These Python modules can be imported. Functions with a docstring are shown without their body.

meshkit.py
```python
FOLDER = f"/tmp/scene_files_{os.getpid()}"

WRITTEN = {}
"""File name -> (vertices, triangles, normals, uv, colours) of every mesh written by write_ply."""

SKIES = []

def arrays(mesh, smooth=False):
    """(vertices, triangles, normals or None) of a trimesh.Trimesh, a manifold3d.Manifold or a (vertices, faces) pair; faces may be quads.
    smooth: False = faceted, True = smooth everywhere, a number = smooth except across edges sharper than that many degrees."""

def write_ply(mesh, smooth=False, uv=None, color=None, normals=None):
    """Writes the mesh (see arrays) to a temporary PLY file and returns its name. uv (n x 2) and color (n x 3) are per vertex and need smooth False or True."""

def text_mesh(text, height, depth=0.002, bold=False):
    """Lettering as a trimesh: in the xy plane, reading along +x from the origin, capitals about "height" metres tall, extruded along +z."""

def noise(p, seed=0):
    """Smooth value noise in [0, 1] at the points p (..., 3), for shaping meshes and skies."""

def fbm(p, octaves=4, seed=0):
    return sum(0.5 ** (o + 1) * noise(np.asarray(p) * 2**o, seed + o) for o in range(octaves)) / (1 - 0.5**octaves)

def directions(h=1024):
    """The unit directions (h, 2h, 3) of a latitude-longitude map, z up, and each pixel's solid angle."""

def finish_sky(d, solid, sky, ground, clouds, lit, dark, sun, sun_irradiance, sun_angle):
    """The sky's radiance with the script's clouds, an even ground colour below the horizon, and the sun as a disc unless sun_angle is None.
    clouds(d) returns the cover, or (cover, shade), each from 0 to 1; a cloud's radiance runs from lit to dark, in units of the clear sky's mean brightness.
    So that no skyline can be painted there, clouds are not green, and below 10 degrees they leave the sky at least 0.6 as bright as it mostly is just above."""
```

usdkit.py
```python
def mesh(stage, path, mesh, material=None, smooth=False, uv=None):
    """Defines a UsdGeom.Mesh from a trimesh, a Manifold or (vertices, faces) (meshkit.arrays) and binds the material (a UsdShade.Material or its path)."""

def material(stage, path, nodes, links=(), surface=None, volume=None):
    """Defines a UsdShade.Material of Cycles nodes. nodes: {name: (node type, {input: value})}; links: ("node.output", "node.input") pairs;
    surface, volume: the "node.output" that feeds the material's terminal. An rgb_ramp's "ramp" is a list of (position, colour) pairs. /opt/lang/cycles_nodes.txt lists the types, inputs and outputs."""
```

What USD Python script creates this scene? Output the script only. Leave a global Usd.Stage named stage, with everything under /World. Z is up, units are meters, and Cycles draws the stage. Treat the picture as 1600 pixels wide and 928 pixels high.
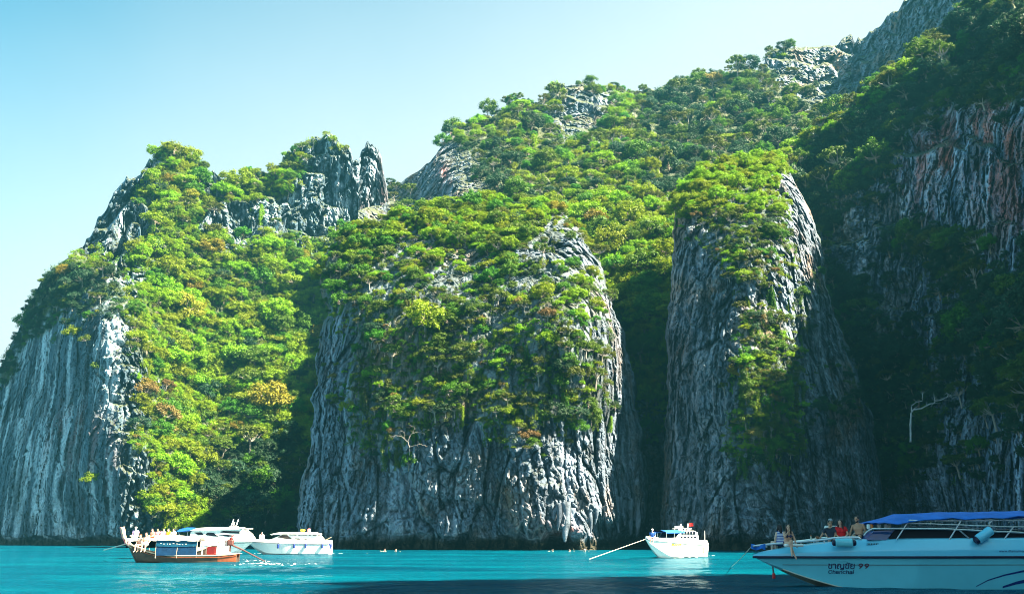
import math, glob, random
import numpy as np
import trimesh, manifold3d
from scipy.interpolate import RBFInterpolator
from scipy.spatial import cKDTree
from shapely.geometry import Polygon
from pxr import Usd, UsdGeom, UsdLux, UsdShade, Gf, Sdf, Vt
import usdkit, meshkit

stage = Usd.Stage.CreateInMemory()
UsdGeom.SetStageUpAxis(stage, 'Z')
UsdGeom.SetStageMetersPerUnit(stage, 1.0)
UsdGeom.Xform.Define(stage, '/World')
UsdGeom.Scope.Define(stage, '/World/Looks')

# ------------------------------------------------------------------ camera, sky, sun
FPX, PW, PH = 1500.0, 1600, 928          # focal length in pixels of the photograph
CAMZ, HORIZON = 1.65, 839.0
PITCH = math.atan2(HORIZON - PH / 2, FPX)
cam = UsdGeom.Camera.Define(stage, '/World/camera')
cam.CreateHorizontalApertureAttr(36.0)
cam.CreateVerticalApertureAttr(36.0 * 593 / 1024)
cam.CreateFocalLengthAttr(36.0 * FPX / PW)
cam.CreateClippingRangeAttr(Gf.Vec2f(0.1, 20000))
cam.CreateExposureAttr(3.25)
cam.AddTranslateOp().Set(Gf.Vec3d(0, 0, CAMZ))
cam.AddRotateXOp().Set(90 + math.degrees(PITCH))

SUN_AZ = np.array([0.94, -0.34]); SUN_AZ /= np.linalg.norm(SUN_AZ)
SUN_EL = math.radians(46.0)
SUN = np.array([SUN_AZ[0] * math.cos(SUN_EL), SUN_AZ[1] * math.cos(SUN_EL), math.sin(SUN_EL)])
sun = UsdLux.DistantLight.Define(stage, '/World/sun')
sun.CreateIntensityAttr(1.1)
sun.CreateAngleAttr(0.53)
sun.CreateColorAttr(Gf.Vec3f(1.0, 0.86, 0.62))
sun.GetPrim().CreateAttribute('inputs:normalize', Sdf.ValueTypeNames.Bool).Set(True)
_z = Gf.Vec3d(*SUN)
_q = Gf.Rotation(Gf.Vec3d(0, 0, 1), _z)
sun.AddTransformOp().Set(Gf.Matrix4d().SetRotate(_q))

usdkit.material(stage, '/World/Looks/sky_look', {
    'sky': ('sky_texture', {'sky_type': 'single_scattering', 'sun_disc': False, 'sun_elevation': SUN_EL,
                            'sun_rotation': math.atan2(SUN[0], SUN[1]), 'altitude': 50.0, 'air_density': 1.0, 'aerosol_density': 2.0, 'ozone_density': 1.0}),
    'tint': ('mix', {'mix_type': 'multiply', 'fac': 1.0, 'color2': (0.20, 0.53, 0.49)}),
    # thin bright haze, thickest near the horizon and towards the sun
    'g': ('texture_coordinate', {}), 'sx': ('separate_xyz', {}),
    'nz': ('noise_texture', {'scale': 2.2, 'detail': 4.0, 'roughness': 0.55}),
    'fx': ('math', {'math_type': 'multiply_add', 'value2': 1.75, 'value3': 2.62}),
    'fz': ('math', {'math_type': 'multiply_add', 'value2': -4.3}),
    'fn': ('math', {'math_type': 'multiply_add', 'value2': 0.42}),
    'mr': ('map_range', {'range_type': 'smoothstep', 'from_min': -0.35, 'from_max': 1.35, 'to_min': 0.0, 'to_max': 1.0, 'clamp': True}),
    'mx': ('mix', {'mix_type': 'mix', 'color2': (1.76, 2.04, 2.12)}),
    'bg': ('background_shader', {'strength': 0.05})},
    [('sky.color', 'tint.color1'), ('tint.color', 'mx.color1'), ('g.generated', 'sx.vector'), ('g.generated', 'nz.vector'), ('sx.x', 'fx.value1'), ('sx.z', 'fz.value1'), ('fx.value', 'fz.value3'),
     ('nz.fac', 'fn.value1'), ('fz.value', 'fn.value3'), ('fn.value', 'mr.value'), ('mr.result', 'mx.fac'), ('mx.color', 'bg.color')], surface='bg.background')
dome = UsdLux.DomeLight.Define(stage, '/World/sky')
UsdShade.MaterialBindingAPI.Apply(dome.GetPrim()).Bind(UsdShade.Material.Get(stage, '/World/Looks/sky_look'))
dome.GetPrim().SetCustomDataByKey('kind', 'structure')

# ------------------------------------------------------------------ helpers
def ray(px, py):
    """direction per metre of depth (y) through the photograph's pixel"""
    dx, dz = np.asarray(px, float) - PW / 2, PH / 2 - np.asarray(py, float)
    y = FPX * math.cos(PITCH) - dz * math.sin(PITCH)
    z = FPX * math.sin(PITCH) + dz * math.cos(PITCH)
    return dx / y, z / y

def at(px, py, Y):
    rx, rz = ray(px, py)
    Y = np.asarray(Y, float)
    return np.stack(np.broadcast_arrays(rx * Y, Y, CAMZ + rz * Y), -1)

def sstep(a, b, x):
    t = np.clip((x - a) / (b - a), 0, 1)
    return t * t * (3 - 2 * t)

noise, fbm = meshkit.noise, meshkit.fbm
used = {}
def numbered(path):
    n = used.get(path, -1) + 1
    used[path] = n
    return path if n == 0 else f'{path}_{n:03d}'

def tag(prim, label=None, cat=None, group=None, kind=None):
    p = prim.GetPrim() if hasattr(prim, 'GetPrim') else prim
    for k, v in (('label', label), ('category', cat), ('group', group), ('kind', kind)):
        if v:
            p.SetCustomDataByKey(k, v)
    return p

def obj(name, mesh, mat, parent=None, smooth=False):
    base = parent.GetPath().pathString if parent is not None else '/World'
    m = usdkit.mesh(stage, numbered(f'{base}/{name}'), mesh, LOOK[mat] if isinstance(mat, str) else mat, smooth=smooth)
    return m.GetPrim()

def thing(name, label=None, cat=None, loc=(0, 0, 0), rotz=0.0, group=None, scale=None):
    x = UsdGeom.Xform.Define(stage, numbered(f'/World/{name}'))
    x.AddTranslateOp().Set(Gf.Vec3d(*map(float, loc)))
    if rotz:
        x.AddRotateZOp().Set(float(rotz))
    if scale is not None:
        x.AddScaleOp().Set(Gf.Vec3f(*([float(scale)] * 3 if np.ndim(scale) == 0 else map(float, scale))))
    return tag(x, label, cat, group)

LOOK = {}
def look(name, nodes, links=(), surface='p.BSDF', volume=None):
    LOOK[name] = usdkit.material(stage, f'/World/Looks/{name}', nodes, links, surface=surface, volume=volume)
    return LOOK[name]

def plain(name, color, rough=0.5, metallic=0.0, var=0.12, scale=3.0, bump=0.0, spec=0.5, coat=0.0):
    """painted / cloth / wood surface with slight uneven wear"""
    c = np.array(color, float)
    nodes = {'tc': ('texture_coordinate', {}), 'n': ('noise_texture', {'scale': scale, 'detail': 5.0, 'roughness': 0.6}),
             'r': ('rgb_ramp', {'ramp': [(0.3, tuple(c * (1 - var))), (0.7, tuple(np.minimum(c * (1 + var * .6), 1)))]}),
             'p': ('principled_bsdf', {'roughness': rough, 'metallic': metallic, 'specular_ior_level': spec, 'coat_weight': coat})}
    links = [('tc.object', 'n.vector'), ('n.fac', 'r.fac'), ('r.color', 'p.base_color')]
    if bump:
        nodes['b'] = ('bump', {'strength': bump, 'distance': 0.01})
        links += [('n.fac', 'b.height'), ('b.normal', 'p.normal')]
    return look(name, nodes, links)

# ------------------------------------------------------------------ looks of the land
def rock_look(name, light, dark, streak, warm, streak_amount, cream):
    look(name, {
        'g': ('geometry', {}),
        'mv': ('mapping', {'mapping_type': 'point', 'scale': (0.9, 0.9, 0.07)}),
        'ms': ('mapping', {'mapping_type': 'point', 'scale': (0.34, 0.34, 0.03)}),
        'nv': ('noise_texture', {'scale': 1.0, 'detail': 6.0, 'roughness': 0.62}),
        'ns': ('noise_texture', {'scale': 1.0, 'detail': 4.0, 'roughness': 0.55, 'distortion': 0.4}),
        'nf': ('noise_texture', {'scale': 1.7, 'detail': 7.0, 'roughness': 0.7}),
        'nl': ('noise_texture', {'scale': 0.085, 'detail': 4.0, 'roughness': 0.6}),
        'rv': ('rgb_ramp', {'ramp': [(0.30, dark), (0.46, tuple(0.5 * np.add(dark, light))), (0.62, light)]}),
        'rs': ('rgb_ramp', {'ramp': [(0.50, (0, 0, 0)), (0.60, (1, 1, 1))]}),
        'rl': ('rgb_ramp', {'ramp': [(0.52, (0, 0, 0)), (0.68, (1, 1, 1))]}),
        'rf': ('rgb_ramp', {'ramp': [(0.32, (0.50, 0.50, 0.50)), (0.55, (1, 1, 1))]}),
        'as': ('attribute', {'attribute': 'stain'}),
        'sa': ('math', {'math_type': 'multiply', 'value2': streak_amount}),
        'm1': ('mix', {'mix_type': 'mix', 'color2': streak}),
        'wa': ('math', {'math_type': 'multiply', 'value2': 0.75}),
        'm2': ('mix', {'mix_type': 'mix', 'color2': warm}),
        'm3': ('mix', {'mix_type': 'multiply', 'fac': 0.85}),
        'st': ('separate_xyz', {}),
        'm4': ('mix', {'mix_type': 'mix', 'color2': (0.035, 0.033, 0.022)}),   # tide band, algae
        'm5': ('mix', {'mix_type': 'mix', 'color2': (0.050, 0.062, 0.020)}),   # soil and moss under the plants
        'm6': ('mix', {'mix_type': 'mix', 'color2': (0.40, 0.12, 0.085)}),      # iron stains
        'md': ('mapping', {'mapping_type': 'point', 'scale': (0.62, 0.62, 0.05), 'location': (31.0, 7.0, 0.0)}),
        'nd': ('noise_texture', {'scale': 1.0, 'detail': 5.0, 'roughness': 0.6}),
        'rd': ('rgb_ramp', {'ramp': [(0.52, (0, 0, 0)), (0.64, (0.8, 0.8, 0.8))]}),
        'm7': ('mix', {'mix_type': 'mix', 'color2': (0.016, 0.019, 0.026)}),     # black water stains
        'nc': ('noise_texture', {'scale': 0.16, 'detail': 6.0, 'roughness': 0.65}),
        'rc': ('rgb_ramp', {'ramp': [(0.56, (0, 0, 0)), (0.66, (0.7, 0.7, 0.7))]}),
        'm8': ('mix', {'mix_type': 'mix', 'color2': cream}),                     # freshly broken pale rock
        'b': ('bump', {'strength': 0.9, 'distance': 0.35}),
        'ba': ('math', {'math_type': 'add'}),
        'p': ('principled_bsdf', {'roughness': 0.88, 'specular_ior_level': 0.25}),
    }, [('g.position', 'mv.vector'), ('g.position', 'ms.vector'), ('mv.vector', 'nv.vector'), ('ms.vector', 'ns.vector'),
        ('g.position', 'nf.vector'), ('g.position', 'nl.vector'),
        ('nv.fac', 'rv.fac'), ('ns.fac', 'rs.fac'), ('nl.fac', 'rl.fac'), ('nf.fac', 'rf.fac'),
        ('rs.color', 'sa.value1'), ('sa.value', 'm1.fac'), ('rv.color', 'm1.color1'),
        ('rl.color', 'wa.value1'), ('wa.value', 'm2.fac'), ('m1.color', 'm2.color1'),
        ('g.position', 'md.vector'), ('md.vector', 'nd.vector'), ('nd.fac', 'rd.fac'), ('rd.color', 'm7.fac'), ('g.position', 'nc.vector'), ('nc.fac', 'rc.fac'), ('rc.color', 'm8.fac'),
        ('m2.color', 'm8.color1'), ('m8.color', 'm7.color1'), ('m7.color', 'm3.color1'), ('rf.color', 'm3.color2'),
        ('as.vector', 'st.vector'), ('st.x', 'm4.fac'), ('m3.color', 'm6.color1'), ('st.z', 'm6.fac'),
        ('m6.color', 'm5.color1'), ('st.y', 'm5.fac'), ('m5.color', 'm4.color1'),
        ('nf.fac', 'ba.value1'), ('nv.fac', 'ba.value2'), ('ba.value', 'b.height'), ('b.normal', 'p.normal'),
        ('m4.color', 'p.base_color')])

rock_look('grey_limestone', (0.145, 0.197, 0.266), (0.0213, 0.0319, 0.0503), (0.29, 0.368, 0.474), (0.25, 0.145, 0.07), 0.7, (0.252, 0.307, 0.37))
rock_look('streaked_limestone', (0.0676, 0.123, 0.171), (0.0231, 0.0454, 0.0697), (0.386, 0.503, 0.592), (0.056, 0.0859, 0.104), 0.95, (0.135, 0.197, 0.252))
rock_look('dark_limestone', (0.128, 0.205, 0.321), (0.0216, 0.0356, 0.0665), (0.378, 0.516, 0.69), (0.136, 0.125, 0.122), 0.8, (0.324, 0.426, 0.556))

def leaf_look(name, a, b, c, trans=0.38):
    """three tones: by leaf, and by plant"""
    look(name, {
        'g': ('geometry', {}), 'oi': ('object_info', {}),
        'r': ('rgb_ramp', {'ramp': [(0.0, a), (0.55, b), (1.0, c)]}),
        'h': ('math', {'math_type': 'multiply_add', 'value2': 0.06, 'value3': 0.47}),
        'v': ('math', {'math_type': 'multiply_add', 'value2': 0.5, 'value3': 0.72}),
        'hs': ('hsv', {'saturation': 1.0, 'fac': 1.0}),
        'p': ('principled_bsdf', {'roughness': 0.55, 'specular_ior_level': 0.3}),
        't': ('translucent_bsdf', {}),
        'mx': ('mix_closure', {'fac': trans})},
        [('g.random_per_island', 'r.fac'), ('oi.random', 'h.value1'), ('oi.random', 'v.value1'), ('h.value', 'hs.hue'), ('v.value', 'hs.value'),
         ('r.color', 'hs.color'), ('hs.color', 'p.base_color'), ('hs.color', 't.color'), ('p.BSDF', 'mx.closure1'), ('t.BSDF', 'mx.closure2')],
        surface='mx.closure')
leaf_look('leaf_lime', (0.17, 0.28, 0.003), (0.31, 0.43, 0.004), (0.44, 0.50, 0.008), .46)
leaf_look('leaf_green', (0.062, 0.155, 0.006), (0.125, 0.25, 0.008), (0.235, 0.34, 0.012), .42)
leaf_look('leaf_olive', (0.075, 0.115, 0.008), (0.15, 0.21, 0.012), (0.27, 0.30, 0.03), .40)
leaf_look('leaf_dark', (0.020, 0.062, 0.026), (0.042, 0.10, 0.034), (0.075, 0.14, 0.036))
leaf_look('leaf_yellow', (0.209, 0.198, 0.011), (0.363, 0.308, 0.0154), (0.506, 0.396, 0.033))
leaf_look('leaf_rust', (0.176, 0.132, 0.033), (0.308, 0.198, 0.055), (0.396, 0.242, 0.099))
plain('bark', (0.20, 0.165, 0.13), 0.9, scale=6)
plain('pale_bark', (0.26, 0.235, 0.21), 0.9, scale=6)
# ------------------------------------------------------------------ the land: each rock mass is a solid with its own distance and thickness
class Mass: pass
MASSES = []

def cells(q, seed):
    """irregular blocks: each point's block offset in [-1, 1] and how near it is to a joint (0 = in the joint)"""
    r = np.random.default_rng(seed)
    i = np.unique(np.floor(q).astype(int), axis=0)
    nb = np.array([[a, b, c] for a in (-1, 0, 1) for b in (-1, 0, 1) for c in (-1, 0, 1)])
    i = np.unique((i[:, None] + nb[None]).reshape(-1, 3), axis=0)
    pts = i + r.random(i.shape)
    d, k = cKDTree(pts).query(q, 2, workers=-1)
    return (r.random(len(pts)) * 2 - 1)[k[:, 0]], d[:, 1] - d[:, 0]

def rock_relief(p, flute, big, seed):
    """upright blades, blocks, open joints and pits of weathered limestone: how far the surface stands back at the points p"""
    shape = p.shape[:-1]; P = p.reshape(-1, 3)
    w = np.stack([fbm(P / [5, 5, 6], 3, seed + 3 + k) - .5 for k in range(3)], -1)
    wp = P + w * [.9, .9, 3.5]
    b = (fbm(P / [13, 13, 17], 3, seed) - .5) * 2 * big
    m = sstep(.40, .62, fbm(P / [10, 10, 13], 2, seed + 15))                   # fluted here, broken and blocky there
    o1, j1 = cells(wp / [3.6, 3.6, 10.0], seed + 1)
    o2, j2 = cells(wp / [1.4, 1.4, 5.5], seed + 2)
    o2b, j2b = cells(wp / [1.9, 1.9, 2.2], seed + 12)
    o3, j3 = cells((P + w * [1.6, 1.6, 1.6]) / [.65, .65, 1.0], seed + 4)
    rm = sum(.5 ** k * np.abs(2 * noise(wp / np.array([4.5, 4.5, 6.5]) * 2 ** k, seed + 60 + k) - 1) for k in range(4))
    pit = fbm(P / [.6, .6, .9], 3, seed + 9) - .5
    rill = np.abs(2 * noise(np.stack([(P[:, 0] + w[:, 0] * 2) / .42, (P[:, 1] + w[:, 1] * 2) / .42, P[:, 2] / 3.2], -1), seed + 44) - 1)
    fz = (P[:, 2] + w[:, 0] * 16 + w[:, 1] * 6) / 6.5
    led = ((fz - np.floor(fz)) ** 2.2) * sstep(.42, .6, noise(P / [9, 9, 9], seed + 16))   # shelves with undercut faces
    d = b + flute * (.9 * o1 + 1.2 * np.clip(1 - j1 / .16, 0, 1) ** 1.2 + m * (.5 * o2 + .7 * np.clip(1 - j2 / .28, 0, 1)) + (1 - m) * (.55 * o2b + .4 * np.clip(1 - j2b / .2, 0, 1))
                     + .42 * o3 + .32 * np.clip(1 - j3 / .3, 0, 1) + 1.5 * pit - .42 * (rill - .5) - .9 * (rm - .8) - 1.1 * (led - .2))
    return d.reshape(shape)

def build_mass(name, mat, depth, veg, cols=None, rows=None, step=1.6, flute=1.0, big=1.6, thick=25.0, seed=1, jag=4.0, notch=3.0, round_px=26, round_m=5.0,
               flat=None, terr=None, soil_k=1.0, iron=None, extra=None, soft_veg=0.55):
    dp = np.array(depth, float)
    f = RBFInterpolator(dp[:, :2] / 200, dp[:, 2], kernel='thin_plate_spline', smoothing=0.004)
    if cols is not None:
        top, bot = np.array(cols[0], float), cols[1]
        x = np.arange(top[0, 0], top[-1, 0] + .1, step)
        t = np.interp(x, top[:, 0], top[:, 1])
        t = t + jag * 2 * (fbm(np.stack([x / 22, x * 0 + seed, x * 0], -1), 4, seed) - .5) - jag * 1.3 * np.abs(2 * noise(np.stack([x / 9, x * 0 + seed, x * 0 + 4], -1)) - 1) ** 3 + jag * .3
        n = max(int((bot - t.min()) / step), 4)
        v = np.linspace(0, 1, n)
        px = np.broadcast_to(x, (n, len(x))).copy(); py = t + (bot - t) * v[:, None]
        e = py - t                      # distance below the skyline
        erot = np.minimum(px - x[0], x[-1] - px) + 1e3
    else:
        side = np.array(rows, float)      # py, left, right
        y = np.arange(side[0, 0], side[-1, 0] + .1, step)
        L, R = (np.interp(y, side[:, 0], side[:, k]) for k in (1, 2))
        jl = [jag * 2 * (fbm(np.stack([y / 26, y * 0 + 3 * seed + k, y * 0], -1), 4, seed + k) - .5) for k in (0, 7)]
        w = R - L
        L, R = L + jl[0] * np.minimum(1, w / 80), R + jl[1] * np.minimum(1, w / 80)
        n = max(int((R - L).max() / step), 4)
        u = np.linspace(0, 1, n)
        px = L[:, None] + (R - L)[:, None] * u; py = np.broadcast_to(y[:, None], px.shape).copy()
        e = np.minimum(np.minimum(px - L[:, None], R[:, None] - px), (py - y[0]) * 1.0)
        erot = e
    D = f(np.stack([px, py], -1).reshape(-1, 2) / 200).reshape(px.shape)
    if terr:
        size, amount = terr[:2]                        # broken into steps: short cliffs with ledges between
        q = np.stack([px / 70, py / 70, px * 0 + seed], -1)
        lv = (py + (fbm(q, 3, seed + 70) - .5) * 150) / size
        fr = lv - np.floor(lv)
        down = (1 - fr) * size                         # picture distance to the foot of this step
        Ds = f(np.stack([px, np.minimum(py + down, 878)], -1).reshape(-1, 2) / 200).reshape(px.shape)
        a = amount * (terr[2](px, py) if len(terr) > 2 else 1.0) * sstep(0, .10, fr)
        D = D * (1 - a) + np.minimum(Ds, D + 2) * a
    r = np.clip(1 - e / round_px, 0, 1)
    D = D + round_m * (1 - np.sqrt(np.maximum(1 - r * r, 0)))
    p = at(px, py, D)
    vp = np.array(veg, float)
    g = RBFInterpolator(vp[:, :2] / 200, vp[:, 2], kernel='linear', smoothing=0.0)
    vg = np.clip(g(np.stack([px, py], -1).reshape(-1, 2) / 200).reshape(px.shape), -.2, 1.2)
    vn = vg + 1.1 * (fbm(p / np.array([6.0, 6.0, 5.0]), 3, seed + 20) - .5)
    vmask = sstep(.35, .62, vn)
    rel = rock_relief(p, flute, big, seed)
    D = D + rel * (1 - soft_veg * vmask) * (1 - .62 * flat(px, py) if flat else 1)
    if extra is not None:
        D = D + extra(px, py, p)
    z = at(px, py, D)[..., 2]
    edge = 1.9 + .5 * (noise(np.stack([px / 14, px * 0, px * 0 + seed], -1)) - .5) * 2
    nt = sstep(edge, edge - 1.1, z) if False else np.clip((edge - z) / 1.1, 0, 1) ** .7
    D = D + notch * nt * (0.8 + .4 * noise(np.stack([px / 40, py * 0, px * 0 + 9], -1)))
    p = at(px, py, D)
    m = Mass()
    m.name, m.px, m.py, m.p, m.veg, m.D, m.vn = name, px, py, p, vg, D, vmask
    ny, nx = px.shape
    du, dv = np.gradient(p, axis=1), np.gradient(p, axis=0)
    nrm = np.cross(du, dv); nrm /= np.linalg.norm(nrm, axis=-1, keepdims=True) + 1e-12
    m.n = -nrm * np.sign((nrm * (p - [0, 0, CAMZ])).sum(-1, keepdims=True))
    V = p.reshape(-1, 3)
    i = np.arange(ny * nx).reshape(ny, nx)
    F = np.concatenate([np.stack([i[:-1, :-1], i[1:, :-1], i[1:, 1:]], -1).reshape(-1, 3), np.stack([i[:-1, :-1], i[1:, 1:], i[:-1, 1:]], -1).reshape(-1, 3)])
    loop = np.concatenate([i[0, :], i[1:, -1], i[-1, -2::-1], i[-2:0, 0]])
    B = V[loop]; h = B * [1, 1, 0]; h /= np.linalg.norm(h, axis=1, keepdims=True)
    ks = [0.0, .12, .35, .7, 1.0]
    rings = [loop]
    verts = [V]
    base = len(V)
    for k in ks[1:]:
        wob = (fbm(B / 5 + k * 7, 2, seed + 40) - .5)[:, None] * 2.0
        verts.append(B + h * thick * k + wob * [1, 0, 1]); rings.append(np.arange(base, base + len(loop))); base += len(loop)
    for a, b in zip(rings[:-1], rings[1:]):
        a2, b2 = np.roll(a, -1), np.roll(b, -1)
        F = np.concatenate([F, np.stack([a, a2, b2], -1), np.stack([a, b2, b], -1)])
    verts.append((B + h * thick).mean(0)[None]); c = base
    F = np.concatenate([F, np.stack([rings[-1], np.roll(rings[-1], -1), np.full(len(loop), c)], -1)])
    V = np.concatenate(verts)
    tide = np.clip((1.75 + .45 * (noise(np.stack([V[:, 0] / 3, V[:, 1] / 3, V[:, 2] * 0], -1), seed) - .5) * 2 - V[:, 2]) / 0.8, 0, 1)
    iro = np.zeros(ny * nx)
    if iron:
        for (cx, cy, rx, ry, s) in iron:
            q = np.exp(-((px - cx) / rx) ** 2 - ((py - cy) / ry) ** 2) * s
            q = q * sstep(.40, .62, fbm(np.stack([p[..., 0] / 2.6, p[..., 1] / 2.6, p[..., 2] / 16], -1), 3, seed + 31))
            iro = np.maximum(iro, q.ravel())
    soil = np.maximum(sstep(.45, .75, vn) * .9, .85 * sstep(.55, .8, m.n[..., 2]) * sstep(-.15, .1, vg)).ravel() * soil_k
    pad = len(V) - ny * nx
    stain = np.stack([tide, np.r_[soil, np.full(pad, .6)], np.r_[iro, np.zeros(pad)]], -1)
    prim = obj(name, (V, F), mat, smooth=False)
    UsdGeom.PrimvarsAPI(prim).CreatePrimvar('stain', Sdf.ValueTypeNames.Float3Array, 'vertex').Set(Vt.Vec3fArray.FromNumpy(stain.astype(np.float32)))
    tag(prim, kind='structure')
    m.prim = prim
    # outline for telling what hides what
    ring = np.stack([px.ravel()[loop], py.ravel()[loop]], -1)
    m.poly = Polygon(ring[::4]).buffer(0)
    MASSES.append(m)
    return m

# the hill on the left with its grey streaked face towards the lagoon mouth
left_hill = build_mass('hill_left', 'streaked_limestone',
    cols=([(-60, 560), (0, 572), (12, 545), (19, 536), (41, 487), (72, 431), (103, 400), (128, 387), (144, 366), (169, 319), (178, 294), (219, 269), (241, 241), (259, 228), (287, 234),
           (316, 253), (337, 273), (347, 281), (372, 283), (403, 270), (437, 261), (441, 259), (446, 240), (450, 234), (455, 237), (458, 230), (465, 231), (470, 224), (478, 221), (486, 223), (495, 217), (503, 219), (507, 213), (510, 207), (514, 204), (519, 206), (523, 213), (528, 216), (533, 224), (538, 232), (541, 229), (545, 231), (549, 240), (552, 253), (556, 251), (560, 255),
           (563, 238), (566, 229), (570, 227), (572, 219), (575, 216), (578, 224), (582, 222), (585, 229), (589, 226), (592, 238), (595, 250), (599, 268), (603, 284), (606, 305), (612, 345), (640, 420)], 882),
    depth=[(-60, 850, 232), (-60, 600, 240), (0, 850, 219), (0, 600, 228), (60, 850, 210), (60, 600, 218), (60, 470, 226), (120, 850, 204), (120, 460, 214), (100, 430, 222),
           (180, 850, 197), (185, 600, 199), (178, 480, 203), (215, 850, 195), (215, 700, 196), (205, 580, 199), (200, 500, 204), (240, 830, 198), (240, 600, 208), (330, 830, 207), (460, 830, 212), (400, 760, 214), (480, 700, 220),
           (300, 600, 222), (400, 560, 228), (400, 450, 238), (480, 450, 244), (300, 450, 232), (200, 400, 231), (150, 372, 246), (250, 300, 248), (260, 230, 262), (345, 300, 258),
           (440, 262, 264), (350, 340, 250), (470, 330, 254), (516, 208, 262), (520, 330, 256), (575, 222, 258), (575, 330, 256), (602, 330, 264), (560, 500, 250), (640, 420, 262)],
    veg=[(0, 560, .9), (60, 470, .8), (40, 560, .3), (100, 420, .9), (150, 440, .7), (60, 640, -.1), (100, 600, -.2), (120, 740, -.1), (150, 500, .2), (60, 800, .05), (170, 600, .1), (190, 800, 0),
         (195, 480, .4), (200, 600, .25), (215, 720, .2), (222, 820, .25), (260, 500, 1), (300, 650, 1), (250, 700, .9), (400, 600, 1), (470, 600, 1), (300, 420, 1), (400, 430, 1), (280, 780, .95), (340, 760, .9), (450, 780, .8), (400, 820, .6), (440, 700, 1),
         (180, 340, -.05), (215, 310, .3), (200, 360, 0), (240, 260, .45), (270, 250, 1), (300, 262, .9), (335, 275, .2), (325, 300, .6), (260, 330, 1), (380, 300, 1), (420, 280, 1), (380, 345, 0), (350, 345, .1), (460, 330, .1), (430, 350, .3), (500, 260, 0), (520, 300, -.1), (480, 380, .4), (470, 290, .5),
         (510, 215, .5), (575, 250, -.3), (585, 320, -.2), (545, 330, .1), (540, 260, .3), (330, 400, 1), (440, 400, 1), (500, 420, .8), (560, 380, .6)],
    step=1.65, flute=1.35, big=2.2, thick=30, seed=11, terr=(58, .8, lambda px, py: sstep(500, 380, py)), jag=6.5, notch=3.5, round_m=3, round_px=9, flat=lambda px, py: sstep(215, 165, px) * sstep(440, 520, py),
    iron=[(120, 700, 60, 60, .25), (590, 320, 20, 50, .3)])

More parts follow.
